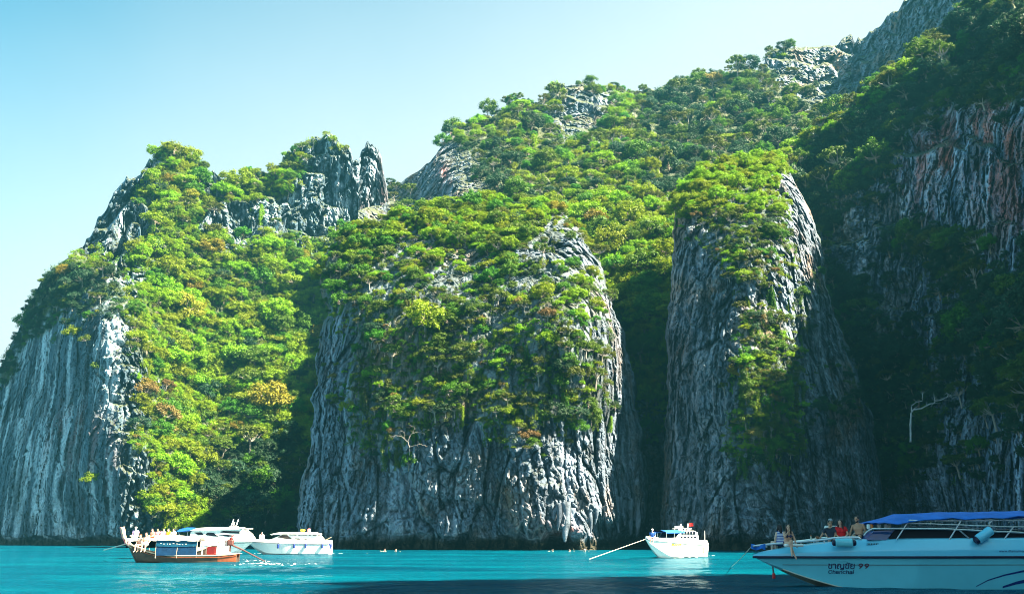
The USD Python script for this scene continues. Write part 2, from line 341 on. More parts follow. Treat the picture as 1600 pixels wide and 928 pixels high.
# the broad rock buttress in the middle
def centre_caves(px, py, p):
    cave = 7.0 * np.exp(-((px - 870) / 20) ** 4 - ((py - 852) / 22) ** 4)
    cave += 7.0 * np.exp(-((px - 975) / 34) ** 4 - ((py - 838) / 22) ** 4) + 5.0 * np.exp(-((px - 930) / 16) ** 4 - ((py - 835) / 30) ** 4)
    return cave
centre = build_mass('cliff_centre', 'grey_limestone',
    rows=[(312, 688, 700), (316, 672, 800), (319, 655, 862), (328, 640, 880), (340, 606, 888), (352, 560, 897), (362, 535, 908), (385, 515, 922), (410, 503, 935), (450, 503, 950), (480, 512, 962),
          (514, 503, 972), (556, 495, 984), (606, 492, 991), (656, 486, 998), (707, 482, 1003), (740, 474, 1006), (774, 467, 1008), (816, 465, 1006), (845, 466, 1003), (882, 466, 1003)],
    depth=[(465, 850, 144), (470, 700, 147), (495, 556, 150), (505, 420, 152), (530, 850, 137), (530, 600, 141.5), (560, 420, 151), (600, 350, 156), (650, 850, 132.5), (650, 600, 135.5), (750, 850, 129), (750, 600, 131.5),
           (850, 850, 126), (850, 600, 129), (930, 850, 127), (930, 600, 131), (938, 480, 135.5), (955, 850, 132), (962, 560, 138), (1005, 850, 147), (1000, 700, 147), (984, 556, 148), (955, 460, 143),
           (600, 480, 142), (700, 450, 141), (800, 450, 138), (870, 420, 138), (905, 385, 144), (700, 380, 149), (800, 370, 147), (700, 318, 158), (800, 320, 157), (865, 322, 156), (890, 350, 149)],
    veg=[(690, 318, 1.1), (800, 320, 1.1), (870, 330, 1.1), (620, 350, 1.1), (700, 370, .85), (800, 370, .85), (540, 390, 1.1), (520, 440, 1), (600, 430, .9), (700, 440, .7), (800, 440, .5), (760, 400, .7),
         (880, 385, .25), (900, 365, .5), (892, 350, .9), (860, 440, .65), (915, 420, .75), (930, 480, .75), (938, 455, .7), (560, 500, .8), (520, 520, .4), (640, 520, .85), (720, 540, .85), (800, 560, .75), (860, 540, .65), (900, 560, .75), (935, 560, .65), (880, 620, .75), (925, 640, .75),
         (500, 600, .25), (560, 600, .85), (640, 600, .85), (720, 620, .75), (790, 640, .65), (560, 680, .55), (630, 690, .75), (700, 680, .35), (820, 700, .55), (880, 700, .35), (500, 700, -.2), (540, 760, -.1), (640, 740, .05), (720, 760, -.3), (800, 760, -.1), (900, 760, .0),
         (600, 800, -.3), (800, 810, -.3), (900, 800, 0), (480, 800, -.3), (970, 500, .25), (985, 620, .0), (990, 750, -.3), (960, 560, .1), (970, 800, -.3), (700, 840, -.4), (500, 840, -.4), (900, 840, -.4)],
    step=1.5, flute=1.0, big=1.6, thick=32, seed=23, soil_k=.45, jag=8.0, notch=3.2, round_m=5, extra=centre_caves,
    iron=[(880, 830, 26, 14, .5), (690, 260, 5, 5, .1)])

# the tall free-standing pillar on the right
pillar = build_mass('rock_pillar', 'grey_limestone',
    rows=[(244, 1190, 1212), (248, 1150, 1222), (254, 1122, 1228), (264, 1100, 1234), (280, 1080, 1242), (300, 1063, 1253), (325, 1056, 1266), (360, 1053, 1278), (400, 1050, 1286), (450, 1047, 1293), (490, 1044, 1303),
          (530, 1042, 1318), (590, 1041, 1343), (660, 1040, 1364), (735, 1036, 1376), (774, 1032, 1380), (816, 1033, 1382), (845, 1035, 1382), (882, 1035, 1382)],
    depth=[(1036, 850, 139), (1041, 669, 141), (1044, 480, 144), (1056, 330, 150), (1110, 850, 130), (1110, 600, 133), (1110, 400, 140), (1180, 850, 126), (1190, 600, 129), (1200, 450, 133.5), (1195, 330, 142), (1110, 280, 152),
           (1160, 252, 157), (1212, 250, 155), (1250, 300, 150), (1240, 400, 139), (1250, 850, 130), (1255, 650, 134), (1270, 480, 140), (1290, 420, 147), (1310, 850, 137), (1320, 650, 142), (1382, 850, 148), (1364, 660, 152), (1318, 530, 150)],
    veg=[(1190, 250, 1.1), (1120, 270, 1.1), (1220, 270, .6), (1180, 290, 1.1), (1100, 310, 1.1), (1150, 330, .9), (1070, 330, .7), (1235, 290, .0), (1255, 340, .05), (1230, 320, .6), (1120, 350, .6), (1160, 380, .8), (1210, 360, .6), (1080, 400, .1), (1060, 450, -.2), (1110, 430, .1), (1150, 430, .55), (1180, 420, .65),
         (1240, 420, .35), (1270, 410, .3), (1210, 460, .45), (1170, 480, .5), (1250, 480, .35), (1060, 550, -.3), (1110, 540, .0), (1080, 640, -.1), (1140, 590, .55), (1210, 540, .6), (1230, 600, .65), (1200, 640, .65), (1160, 660, .65), (1180, 700, .6), (1130, 660, .1), (1090, 720, .25), (1220, 730, .4), (1210, 770, .15), (1150, 760, -.1),
         (1060, 780, -.3), (1110, 820, -.4), (1200, 820, -.4), (1270, 560, .35), (1300, 600, .35), (1290, 660, .3), (1330, 640, .4), (1270, 720, .1), (1320, 720, -.1), (1360, 740, .0), (1280, 800, -.3), (1350, 800, -.3)],
    step=1.5, flute=.95, big=1.3, thick=26, seed=37, soil_k=.5, jag=5.5, notch=2.6, round_m=5)

# the wooded hillside behind, up to the ridge
back_hill = build_mass('hillside', 'grey_limestone',
    cols=([(560, 330), (598, 318), (606, 288), (619, 288), (637, 278), (672, 250), (697, 216), (712, 200), (741, 190), (775, 178), (806, 160), (837, 156), (862, 141), (891, 133), (912, 125), (925, 126), (937, 141), (956, 137), (978, 145),
           (984, 153), (1003, 141), (1031, 134), (1062, 125), (1087, 116), (1109, 112), (1128, 117), (1147, 106), (1169, 102), (1184, 108), (1195, 103), (1198, 84), (1222, 73), (1244, 75), (1269, 69), (1309, 69), (1320, 57), (1329, 57),
           (1334, 67), (1353, 59), (1375, 41), (1387, 28), (1403, 23), (1412, 6), (1425, -8), (1500, -80), (1600, -150)], 882),
    depth=[(560, 330, 232), (606, 300, 278), (640, 300, 264), (660, 280, 257), (690, 300, 238), (710, 290, 228), (700, 230, 262), (712, 205, 270), (740, 300, 223), (700, 330, 216), (620, 360, 232), (560, 420, 240), (800, 170, 285), (800, 260, 236), (800, 330, 205), (900, 330, 196),
           (915, 130, 298), (920, 190, 270), (984, 155, 298), (985, 240, 234), (900, 250, 238), (950, 420, 178), (1000, 480, 168), (1050, 330, 192), (1040, 560, 167), (1130, 112, 308), (1150, 200, 248), (1220, 76, 300), (1250, 150, 270), (1330, 62, 300),
           (1300, 230, 226), (1345, 100, 280), (1410, 20, 262), (1440, 100, 236), (1500, -60, 240), (1500, 60, 225), (1600, -140, 225), (1600, 60, 215), (1000, 850, 172), (1060, 850, 172), (800, 850, 196), (700, 600, 222), (1300, 600, 185), (1600, 600, 190), (600, 850, 236), (600, 600, 238), (1600, 850, 190)],
    veg=[(606, 300, .6), (640, 300, .3), (660, 280, .15), (690, 270, -.2), (700, 300, .1), (720, 220, .7), (740, 290, .3), (720, 260, .2), (700, 320, .2), (800, 170, 1), (800, 250, 1), (900, 250, 1.1), (850, 150, .9), (900, 150, .4), (900, 175, -.1), (880, 190, .2), (930, 160, .2), (960, 160, .6), (1000, 160, .9), (1100, 150, .9), (1050, 200, 1),
         (1150, 130, .9), (1200, 100, .4), (1240, 90, .35), (1280, 100, .15), (1310, 95, .0), (1240, 140, .4), (1180, 190, .9), (1280, 180, .6), (1340, 130, .15), (1400, 80, .05), (1460, 40, .0), (1380, 30, .35), (1425, 5, .3), (1000, 300, 1.1), (950, 350, 1.1), (1020, 380, 1.1), (1000, 470, 1.1), (1040, 450, 1.1), (960, 300, .9),
         (1040, 300, .5), (1020, 560, .8), (1010, 700, .3), (1020, 800, -.1), (1350, 300, 1), (1500, 200, .6)],
    step=1.9, flute=1.3, big=3.0, thick=30, seed=51, terr=(50, .32, lambda px, py: sstep(740, 820, px)), jag=6.0, notch=0, round_m=4, round_px=12, soft_veg=.4, iron=[(692, 275, 9, 34, .5)])

# the great shaded wall on the right
right_wall = build_mass('cliff_right', 'dark_limestone',
    cols=([(1205, 262), (1222, 246), (1240, 231), (1278, 200), (1316, 175), (1350, 136), (1387, 106), (1431, 88), (1445, 58), (1481, 50), (1500, 4), (1540, -30), (1600, -60), (1640, -40), (1720, 20), (1850, 40), (2000, 0), (2200, -60)], 892),
    depth=[(1205, 262, 190), (1205, 600, 176), (1240, 231, 192), (1350, 136, 196), (1440, 60, 198), (1500, 5, 200), (1600, -70, 190), (1300, 300, 178), (1300, 500, 168), (1300, 850, 166), (1400, 250, 170), (1400, 420, 160), (1400, 620, 156), (1400, 850, 160),
           (1450, 850, 153), (1500, 300, 142), (1480, 200, 160), (1500, 120, 174), (1600, 60, 158), (1600, 160, 132), (1600, 300, 124), (1600, 450, 118), (1500, 450, 142), (1500, 600, 140), (1500, 850, 142), (1600, 600, 116), (1600, 850, 112), (1570, 850, 118),
           (1560, 720, 121), (1750, 850, 92), (1750, 300, 98), (1750, -100, 130), (1950, 850, 80), (1950, 300, 88), (1950, -150, 112), (2200, 850, 68), (2200, -100, 100)],
    veg=[(1240, 240, 1.1), (1300, 210, 1), (1350, 150, 1.1), (1440, 80, 1.1), (1520, 20, 1), (1600, 60, 1), (1500, 120, 1.05), (1400, 200, 1.05), (1350, 260, .9), (1430, 230, .1), (1440, 300, .0), (1480, 180, .1), (1500, 240, .1), (1540, 200, .1), (1580, 250, .1), (1560, 330, .0), (1590, 160, .4), (1520, 330, .1), (1420, 340, .5), (1340, 350, .1), (1330, 400, .1), (1400, 370, .4),
         (1450, 420, .3), (1490, 400, .8), (1560, 420, .4), (1390, 480, .1), (1420, 470, .3), (1480, 480, .3), (1340, 480, .9), (1300, 450, .9), (1440, 540, .3), (1520, 540, .9), (1580, 520, .8), (1400, 580, .8), (1520, 590, .2), (1380, 640, .9), (1450, 640, .5), (1440, 700, .7), (1520, 680, .2), (1540, 730, .5), (1580, 660, .4), (1580, 760, .0), (1560, 800, -.1),
         (1470, 770, .1), (1420, 780, .2), (1500, 830, -.2), (1400, 850, -.2), (1590, 600, .8), (1700, 400, .6), (1900, 400, .6), (2200, 400, .6)],
    step=1.7, flute=1.15, big=2.6, thick=24, seed=67, terr=(120, .8, lambda px, py: sstep(620, 480, py)), jag=5.0, notch=2.5, round_m=8, round_px=30,
    iron=[(1560, 230, 60, 100, .9), (1450, 270, 40, 70, .7), (1590, 320, 40, 50, .7), (1480, 230, 40, 70, .7)])

# the shore runs on out of the picture towards the right, where the cliffs that shade the near water stand
def shore_wall():
    s = np.linspace(0, 1, 260); zt = np.linspace(0, 1, 70)
    path = np.array([(62, 112), (66, 84), (66, 62), (60, 44), (53, 30), (50, 14), (51, -6), (54, -40), (50, -90), (20, -130), (-40, -145), (-100, -120), (-135, -50), (-140, 30), (-150, 110)], float)
    hgt = np.array([45, 26, 18, 26, 48, 68, 78, 76, 66, 40, 30, 24, 22, 22, 22], float)
    k = np.linspace(0, 1, len(path))
    P = np.stack([np.interp(s, k, path[:, 0]), np.interp(s, k, path[:, 1])], -1); H = np.interp(s, k, hgt)
    H = H + 15 * (fbm(np.stack([s * 40, s * 0, s * 0], -1), 4, 5) - .5)
    t = np.gradient(P, axis=0); t /= np.linalg.norm(t, axis=1, keepdims=True)
    out = np.stack([-t[:, 1], t[:, 0]], -1)         # away from the lagoon
    out *= np.sign((out * (P - [-20, 20])).sum(1, keepdims=True))
    back = 26.0
    prof = [(0, -2), (0, .0), (.1, .25), (.16, .5), (.25, .75), (.42, .93), (.62, 1.0), (1.0, .97)]
    u = np.linspace(0, 1, len(prof)); pz = np.array(prof)
    a, h = np.interp(zt, u, pz[:, 0]), np.interp(zt, u, np.maximum(pz[:, 1], -.06))
    X = P[None] + out[None] * (a[:, None, None] * back)
    Z = h[:, None] * H[None]
    p = np.concatenate([X, Z[..., None]], -1)
    r = rock_relief(p, 1.6, 2.6, 91)
    p[..., 0] += r * out[None, :, 0]; p[..., 1] += r * out[None, :, 1]
    p[0, :, 2] = -2
    i = np.arange(p.shape[0] * p.shape[1]).reshape(p.shape[:2])
    F = np.concatenate([np.stack([i[:-1, :-1], i[1:, :-1], i[1:, 1:]], -1).reshape(-1, 3), np.stack([i[:-1, :-1], i[1:, 1:], i[:-1, 1:]], -1).reshape(-1, 3)])
    V = p.reshape(-1, 3)
    bk = np.stack([P[:, 0] + out[:, 0] * back, P[:, 1] + out[:, 1] * back, np.full(len(P), -2.0)], -1)
    j = np.arange(len(P)) + len(V)
    F = np.concatenate([F, np.stack([i[-1, :-1], i[-1, 1:], j[1:]], -1), np.stack([i[-1, :-1], j[1:], j[:-1]], -1)])
    V = np.concatenate([V, bk])
    prim = obj('cliff_shore', (V, F), 'dark_limestone', smooth=True)
    z = V[:, 2]
    st = np.stack([np.clip((2.1 - z) / .8, 0, 1), sstep(.5, .7, fbm(V / 6, 3, 3)) * .8, z * 0], -1)
    UsdGeom.PrimvarsAPI(prim).CreatePrimvar('stain', Sdf.ValueTypeNames.Float3Array, 'vertex').Set(Vt.Vec3fArray.FromNumpy(st.astype(np.float32)))
    tag(prim, kind='structure')
    return P, out, H
SHORE = shore_wall()
# ------------------------------------------------------------------ the lagoon
def make_water():
    """one sheet: fine where the camera looks, then out to the horizon"""
    ys = [6.0]
    while ys[-1] < 300: ys.append(ys[-1] + np.clip(ys[-1] ** 2 / 4200, .10, 3.0))
    ys = np.array(ys)
    tx = np.linspace(-.72, .72, 560)
    X = tx[None] * ys[:, None]; Y = np.broadcast_to(ys[:, None], X.shape)
    def q(sx, sy, o): return np.stack([X / sx + o, Y / sy, X * 0 + o], -1)
    Z = .10 * (fbm(q(2.6, 1.1, 3), 3, 7) - .5) + .06 * (fbm(q(.9, .45, 9), 2, 17) - .5) + .10 * (noise(q(9, 4, 5), 27) - .5)
    edge = np.minimum(np.minimum((tx + .72) / .03, (.72 - tx) / .03), 1)[None] * np.clip((ys - 6) / 2, 0, 1)[:, None] * np.clip((300 - ys) / 30, 0, 1)[:, None]
    Z = Z * edge
    V = np.stack([X, Y, Z], -1).reshape(-1, 3)
    i = np.arange(X.size).reshape(X.shape)
    F = np.concatenate([np.stack([i[:-1, :-1], i[:-1, 1:], i[1:, 1:]], -1).reshape(-1, 3), np.stack([i[:-1, :-1], i[1:, 1:], i[1:, :-1]], -1).reshape(-1, 3)])
    loop = np.concatenate([i[0, :], i[1:, -1], i[-1, -2::-1], i[-2:0, 0]])
    B = V[loop]; c = np.array([0, 60.0, 0])
    far = B - c; far[:, 2] = 0; far = c + far / np.linalg.norm(far, axis=1, keepdims=True) * 6000.0; far[:, 2] = 0
    j = np.arange(len(loop)) + len(V)
    F = np.concatenate([F, np.stack([loop, j, np.roll(j, -1)], -1), np.stack([loop, np.roll(j, -1), np.roll(loop, -1)], -1)])
    V = np.concatenate([V, far])
    prim = obj('lagoon_water', (V, F), 'lagoon', smooth=True)
    tag(prim, kind='structure')
look('lagoon', {
    'g': ('geometry', {}),
    'm1': ('mapping', {'mapping_type': 'point', 'scale': (1.1, 2.3, 1.0)}),
    'm2': ('mapping', {'mapping_type': 'point', 'scale': (0.045, 0.16, 1.0)}),
    'n1': ('noise_texture', {'scale': 1.0, 'detail': 5.0, 'roughness': 0.6, 'distortion': 0.3}),
    'n2': ('noise_texture', {'scale': 1.0, 'detail': 6.0, 'roughness': 0.62}),
    'r': ('rgb_ramp', {'ramp': [(0.34, (0.0, 0.030, 0.058)), (0.50, (0.0, 0.052, 0.088)), (0.66, (0.0, 0.080, 0.118))]}),
    'b': ('bump', {'strength': 1.0, 'distance': 0.30}),
    'd': ('diffuse_bsdf', {}),
    'f': ('fresnel', {'IOR': 1.33}),
    'k': ('math', {'math_type': 'multiply', 'value2': 0.75}),
    'gl': ('glossy_bsdf', {'color': (0.62, 0.90, 1.0), 'roughness': 0.08}),
    'mx': ('mix_closure', {})},
    [('g.position', 'm1.vector'), ('g.position', 'm2.vector'), ('m1.vector', 'n1.vector'), ('m2.vector', 'n2.vector'), ('n2.fac', 'r.fac'),
     ('r.color', 'd.color'), ('n1.fac', 'b.height'), ('b.normal', 'd.normal'), ('b.normal', 'gl.normal'), ('b.normal', 'f.normal'), ('f.fac', 'k.value1'), ('k.value', 'mx.fac'),
     ('d.BSDF', 'mx.closure1'), ('gl.BSDF', 'mx.closure2')], surface='mx.closure')
make_water()
# ------------------------------------------------------------------ trees and shrubs: kinds, each a trunk with limbs and a crown of many leaves
def tube(pts, rad, sides=6):
    import sys
    p = np.asarray(pts, float); r = np.broadcast_to(rad, (len(p),)).astype(float)
    t = np.gradient(p, axis=0); t /= np.linalg.norm(t, axis=1, keepdims=True) + 1e-12
    up = np.where(np.abs(t[:, 2:]) < .9, [[0, 0, 1.0]], [[1.0, 0, 0]])
    a = np.cross(t, up); a /= np.linalg.norm(a, axis=1, keepdims=True) + 1e-12
    b = np.cross(t, a); ang = np.arange(sides) * 2 * np.pi / sides
    v = p[:, None] + r[:, None, None] * (np.cos(ang)[None, :, None] * a[:, None] + np.sin(ang)[None, :, None] * b[:, None])
    n = len(p); i, j = np.meshgrid(np.arange(n - 1), np.arange(sides), indexing='ij')
    A, Bq, C, Dq = i * sides + j, i * sides + (j + 1) % sides, (i + 1) * sides + (j + 1) % sides, (i + 1) * sides + j
    F = np.concatenate([np.stack([A, Bq, C], -1).reshape(-1, 3), np.stack([A, C, Dq], -1).reshape(-1, 3)])
    V = np.concatenate([v.reshape(-1, 3), p[:1], p[-1:]])
    k0, k1 = n * sides, n * sides + 1; jj = np.arange(sides)
    F = np.concatenate([F, np.stack([np.full(sides, k0), (jj + 1) % sides, jj], -1), np.stack([np.full(sides, k1), (n - 1) * sides + jj, (n - 1) * sides + (jj + 1) % sides], -1)])
    return V, F[:, ::-1]

def join(parts):
    V, F, n = [], [], 0
    for v, f in parts:
        v, f = np.asarray(v), np.asarray(f)
        if f.shape[1] == 4: f = np.vstack([f[:, [0, 1, 2]], f[:, [0, 2, 3]]])
        V.append(v); F.append(f + n); n += len(v)
    return np.vstack(V), np.vstack(F)

def leaves(rng, centres, rc, per, size, flat=.7):
    """diamond leaves round the clump centres; leaves lie outwards and upwards"""
    k = len(centres) * per
    c = np.repeat(centres, per, 0); r = np.repeat(rc, per)
    d = rng.normal(size=(k, 3)); d /= np.linalg.norm(d, axis=1, keepdims=True)
    rad = rng.uniform(.15, 1.22, k) ** .65
    p = c + d * (r * rad)[:, None] * [1, 1, flat]
    n = d * [1, 1, 1.0] + [0, 0, .55] + rng.normal(size=(k, 3)) * .55
    n /= np.linalg.norm(n, axis=1, keepdims=True)
    a = np.cross(n, rng.normal(size=(k, 3))); a /= np.linalg.norm(a, axis=1, keepdims=True)
    b = np.cross(n, a)
    s = size * rng.uniform(.6, 1.35, k)[:, None]
    q = np.stack([p - a * s, p - b * s * .55 - n * s * .15, p + a * s, p + b * s * .55 - n * s * .15], 1)
    i = np.arange(k)[:, None] * 4
    return q.reshape(-1, 3), np.concatenate([i + [0, 1, 2], i + [0, 2, 3]])

def tree_mesh(seed, wide=1.0, tall=1.5, flat=.5, clumps=26, per=80, size=.072, rc=.30, open_=0.0, low=.1):
    rng = np.random.default_rng(seed)
    cz = tall - flat
    cs = []
    while len(cs) < clumps:
        d = rng.normal(size=3); d /= np.linalg.norm(d)
        if d[2] < -low - .25: continue
        rr = rng.uniform(.55, .92)
        c = d * rr * [wide, wide, flat] + [0, 0, cz]
        if all(np.linalg.norm((c - o) / [1, 1, .8]) > rc * .62 * (1 + open_) for o in cs) or rng.random() < .05: cs.append(c)
    cs = np.array(cs)
    rcs = rc * rng.uniform(.65, 1.25, len(cs)) * (1 - .35 * open_)
    crown = leaves(rng, cs, rcs, per, size)
    lean = rng.normal(size=2) * .12
    fork = np.array([lean[0] * .5, lean[1] * .5, cz * .5])
    parts = [tube([(0, 0, -.35), (lean[0] * .2, lean[1] * .2, cz * .25), fork], [.075, .06, .05], 6)]
    for c in cs[:: 3 if open_ < .3 else 2]:
        mid = fork * .45 + c * .55 + [0, 0, -.12] + rng.normal(size=3) * .05
        parts.append(tube([fork, mid, c], [.035, .022, .008], 4))
    return crown, join(parts)

KINDS = {
    # name: (leaf look, bark look, builder arguments, what to call it)
    'lime_tree':    ('leaf_lime', 'bark', dict(seed=1, wide=1.0, tall=1.5, flat=.8, low=.45, clumps=32), 'lime green'),
    'lime_shrub':   ('leaf_lime', 'bark', dict(seed=2, wide=1.1, tall=.9, flat=.66, clumps=26, low=.3), 'lime green'),
    'green_tree':   ('leaf_green', 'bark', dict(seed=3, wide=1.0, tall=1.6, flat=.85, low=.45, clumps=32), 'mid green'),
    'green_shrub':  ('leaf_green', 'bark', dict(seed=4, wide=1.1, tall=.95, flat=.68, clumps=26, low=.3), 'mid green'),
    'olive_tree':   ('leaf_olive', 'pale_bark', dict(seed=5, wide=1.1, tall=1.7, flat=.5, open_=.45, clumps=22, per=70), 'olive green'),
    'olive_shrub':  ('leaf_olive', 'pale_bark', dict(seed=6, wide=1.2, tall=1.0, flat=.5, open_=.35, clumps=22, per=66), 'olive green'),
    'dark_tree':    ('leaf_dark', 'bark', dict(seed=7, wide=1.05, tall=1.6, flat=.85, low=.45, clumps=32), 'dark green'),
    'dark_shrub':   ('leaf_dark', 'bark', dict(seed=8, wide=1.15, tall=1.0, flat=.7, clumps=26, low=.3), 'dark green'),
    'yellow_tree':  ('leaf_yellow', 'bark', dict(seed=9, wide=1.0, tall=1.5, flat=.8, low=.45, clumps=32), 'golden yellow'),
    'rust_tree':    ('leaf_rust', 'pale_bark', dict(seed=10, wide=1.0, tall=1.4, flat=.55, open_=.3, per=70), 'rusty brown'),
}
KINDS['lime_creeper'] = ('leaf_lime', 'bark', None, 'lime green')
KINDS['green_creeper'] = ('leaf_green', 'bark', None, 'mid green')
KINDS['olive_creeper'] = ('leaf_olive', 'bark', None, 'olive green')
def creeper_mesh(seed):
    """strands of leaves hanging down the rock from one root"""
    g = np.random.default_rng(seed); cs, wood = [], []
    for k in range(6):
        x = g.uniform(-.8, .8); n = g.integers(5, 10); y = g.uniform(-.25, .25)
        pts = [np.array([x * .3, y * .3, .35])]
        for i in range(n): pts.append(pts[-1] + [x * .16 * np.exp(-i * .3) + g.normal() * .07, g.normal() * .05, -.30 - .05 * g.random()])
        cs += pts; wood.append(tube(pts, np.linspace(.035, .01, len(pts)), 4))
    cs = np.array(cs)
    return leaves(g, cs, .26 * g.uniform(.5, 1.2, len(cs)), 42, .068, 1.1), join(wood)
LEAFM = {}
for k_, (lf, bk, a, w) in KINDS.items():
    LEAFM[k_] = tree_mesh(**a) if a else creeper_mesh(len(k_))

def kind_class(k):
    path = f'/World/Looks/kind_{k}'
    if not stage.GetPrimAtPath(path):
        stage.CreateClassPrim(path)
        (crown, wood), (lf, bk, _, _) = LEAFM[k], KINDS[k]
        usdkit.mesh(stage, f'{path}/crown', crown, LOOK[lf])
        usdkit.mesh(stage, f'{path}/trunk', wood, LOOK[bk])
    return path

# where plants stand: darts thrown on each rock mass, thick where the mass is wooded
rng = np.random.default_rng(5)
PLANTS = []      # dict(pos, r, kind, rotz, tilt, mass, px, py, big)
def hidden(m, px, py):
    from shapely import points, contains
    order = {'hill_left': ['cliff_centre'], 'cliff_centre': [], 'rock_pillar': [], 'hillside': ['hill_left', 'cliff_centre', 'rock_pillar', 'cliff_right'], 'cliff_right': ['rock_pillar']}
    out = np.zeros(len(px), bool)
    for o in MASSES:
        if o.name in order[m.name]:
            out |= contains(o.poly, points(px, py))
    return out

def scatter(m, count, rmin, rmax, mix, ymax=1e9, gap=.62):
    """mix(px, py, rnd) -> kind"""
    ny, nx = m.px.shape
    w = np.clip(m.veg + .45 * (m.vn - .5), 0, 1.2) ** 1.15
    w[m.p[..., 2] < 2.2] = 0
    w = w * (m.py < ymax + 130 * (noise(np.stack([m.px / 40, m.py * 0, m.py * 0], -1), 8) - .5))
    area = np.abs(np.gradient(m.px, axis=1) * np.gradient(m.py, axis=0))
    w = w * area * (m.veg > .04)
    w = w * (m.px > -60) * (m.px < 1680) * (m.py > -70)
    cdf = np.cumsum(w.ravel()); cdf /= cdf[-1]
    idx = np.searchsorted(cdf, rng.random(count * 4))
    px, py = m.px.ravel()[idx], m.py.ravel()[idx]
    ok = ~hidden(m, px, py - 8)
    idx, px, py = idx[ok], px[ok], py[ok]
    got, rows = [], {}
    pos = m.p.reshape(-1, 3)[idx]; nn = m.n.reshape(-1, 3)[idx]
    cell = {}
    vv = m.veg.ravel()[idx]
    made = 0
    for i in range(len(idx)):
        if made >= count: break
        r = rmin + (rmax - rmin) * rng.random() ** 2.6
        if vv[i] < .5: r *= .75
        if m.name == 'hill_left' and px[i] < 190: r *= .6
        x, y = px[i], py[i]; s = r * FPX / pos[i, 1]
        cx, cy = int(x // 30), int(y // 30); bad = False
        for a in (-1, 0, 1):
            for b in (-1, 0, 1):
                for (ox, oy, os) in cell.get((cx + a, cy + b), ()):
                    if (ox - x) ** 2 + (1.3 * (oy - y)) ** 2 < (gap * .5 * (s + os)) ** 2: bad = True; break
        if bad: continue
        cell.setdefault((cx, cy), []).append((x, y, s))
        k = mix(x, y, rng.random(), nn[i])
        PLANTS.append(dict(pos=pos[i] + nn[i] * r * .25 - [0, 0, .25 * r], r=r, kind=k, rotz=rng.uniform(0, 360), n=nn[i], mass=m.name, px=x, py=y, s=s, sq=rng.uniform(.8, 1.15)))
        made += 1
    return made

def pick(r, table):
    r = r * sum(w for _, w in table)
    for k, w in table:
        r -= w
        if r <= 0: return k
    return table[-1][0]
LIMEY = [('lime_creeper', .09), ('lime_tree', .33), ('lime_shrub', .33), ('green_tree', .14), ('green_shrub', .12), ('olive_shrub', .06), ('yellow_tree', .02), ('dark_shrub', .03)]
MIXED = [('green_creeper', .08), ('lime_creeper', .05), ('lime_shrub', .24), ('green_tree', .17), ('green_shrub', .18), ('olive_tree', .14), ('olive_shrub', .12), ('dark_tree', .05), ('lime_tree', .10)]
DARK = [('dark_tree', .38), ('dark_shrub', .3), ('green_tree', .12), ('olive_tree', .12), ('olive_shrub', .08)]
SCRUB = [('olive_creeper', .10), ('green_creeper', .12), ('lime_creeper', .05), ('olive_tree', .20), ('olive_shrub', .18), ('green_shrub', .18), ('lime_shrub', .22), ('green_tree', .12), ('dark_shrub', .08), ('rust_tree', .04)]
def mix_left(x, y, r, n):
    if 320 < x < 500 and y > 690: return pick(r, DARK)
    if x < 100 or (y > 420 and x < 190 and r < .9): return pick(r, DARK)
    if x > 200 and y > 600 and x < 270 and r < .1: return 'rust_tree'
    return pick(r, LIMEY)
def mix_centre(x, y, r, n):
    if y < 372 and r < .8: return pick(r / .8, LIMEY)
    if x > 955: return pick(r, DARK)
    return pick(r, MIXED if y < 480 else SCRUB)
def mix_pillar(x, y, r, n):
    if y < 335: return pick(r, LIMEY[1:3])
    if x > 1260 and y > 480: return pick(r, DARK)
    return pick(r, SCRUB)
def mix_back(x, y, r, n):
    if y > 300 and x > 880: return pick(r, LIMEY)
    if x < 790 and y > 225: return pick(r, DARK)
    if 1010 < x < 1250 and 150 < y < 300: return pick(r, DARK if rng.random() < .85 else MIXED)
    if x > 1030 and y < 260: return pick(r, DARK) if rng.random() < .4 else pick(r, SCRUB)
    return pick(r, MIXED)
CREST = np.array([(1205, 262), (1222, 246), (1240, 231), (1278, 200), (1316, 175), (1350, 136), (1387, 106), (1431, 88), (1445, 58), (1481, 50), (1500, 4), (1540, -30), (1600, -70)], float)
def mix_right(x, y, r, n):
    if y - np.interp(x, CREST[:, 0], CREST[:, 1]) < 26: return pick(r, SCRUB if r < .4 else LIMEY)  # crest plants take bright leaf kinds: sunlight put into their colour
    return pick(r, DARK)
print('plants', scatter(left_hill, 1900, 1.0, 3.8, mix_left), scatter(centre, 1000, .5, 1.75, mix_centre), scatter(centre, 420, .7, 1.9, mix_centre, ymax=385, gap=.5), scatter(pillar, 160, .6, 1.6, mix_pillar, ymax=325, gap=.5), scatter(pillar, 620, .5, 1.6, mix_pillar),
      scatter(back_hill, 2300, 1.2, 4.0, mix_back), scatter(right_wall, 1450, 1.0, 3.2, mix_right))

# woods along the top of the shore out of the picture: they fray the edge of its shadow
for k in range(170):
    i = rng.integers(20, 130); P_, o_, H_ = SHORE[0][i], SHORE[1][i], SHORE[2][i]
    r = rng.uniform(1.5, 5.0); q = P_ + o_ * rng.uniform(9, 24)
    PLANTS.append(dict(pos=np.array([q[0], q[1], H_ * .97 - .6]), r=r, kind=pick(rng.random(), DARK), rotz=rng.uniform(0, 360), n=np.array([0, 0, 1.0]), mass='cliff_right', px=-999, py=0, s=0, sq=rng.uniform(.9, 1.5)))

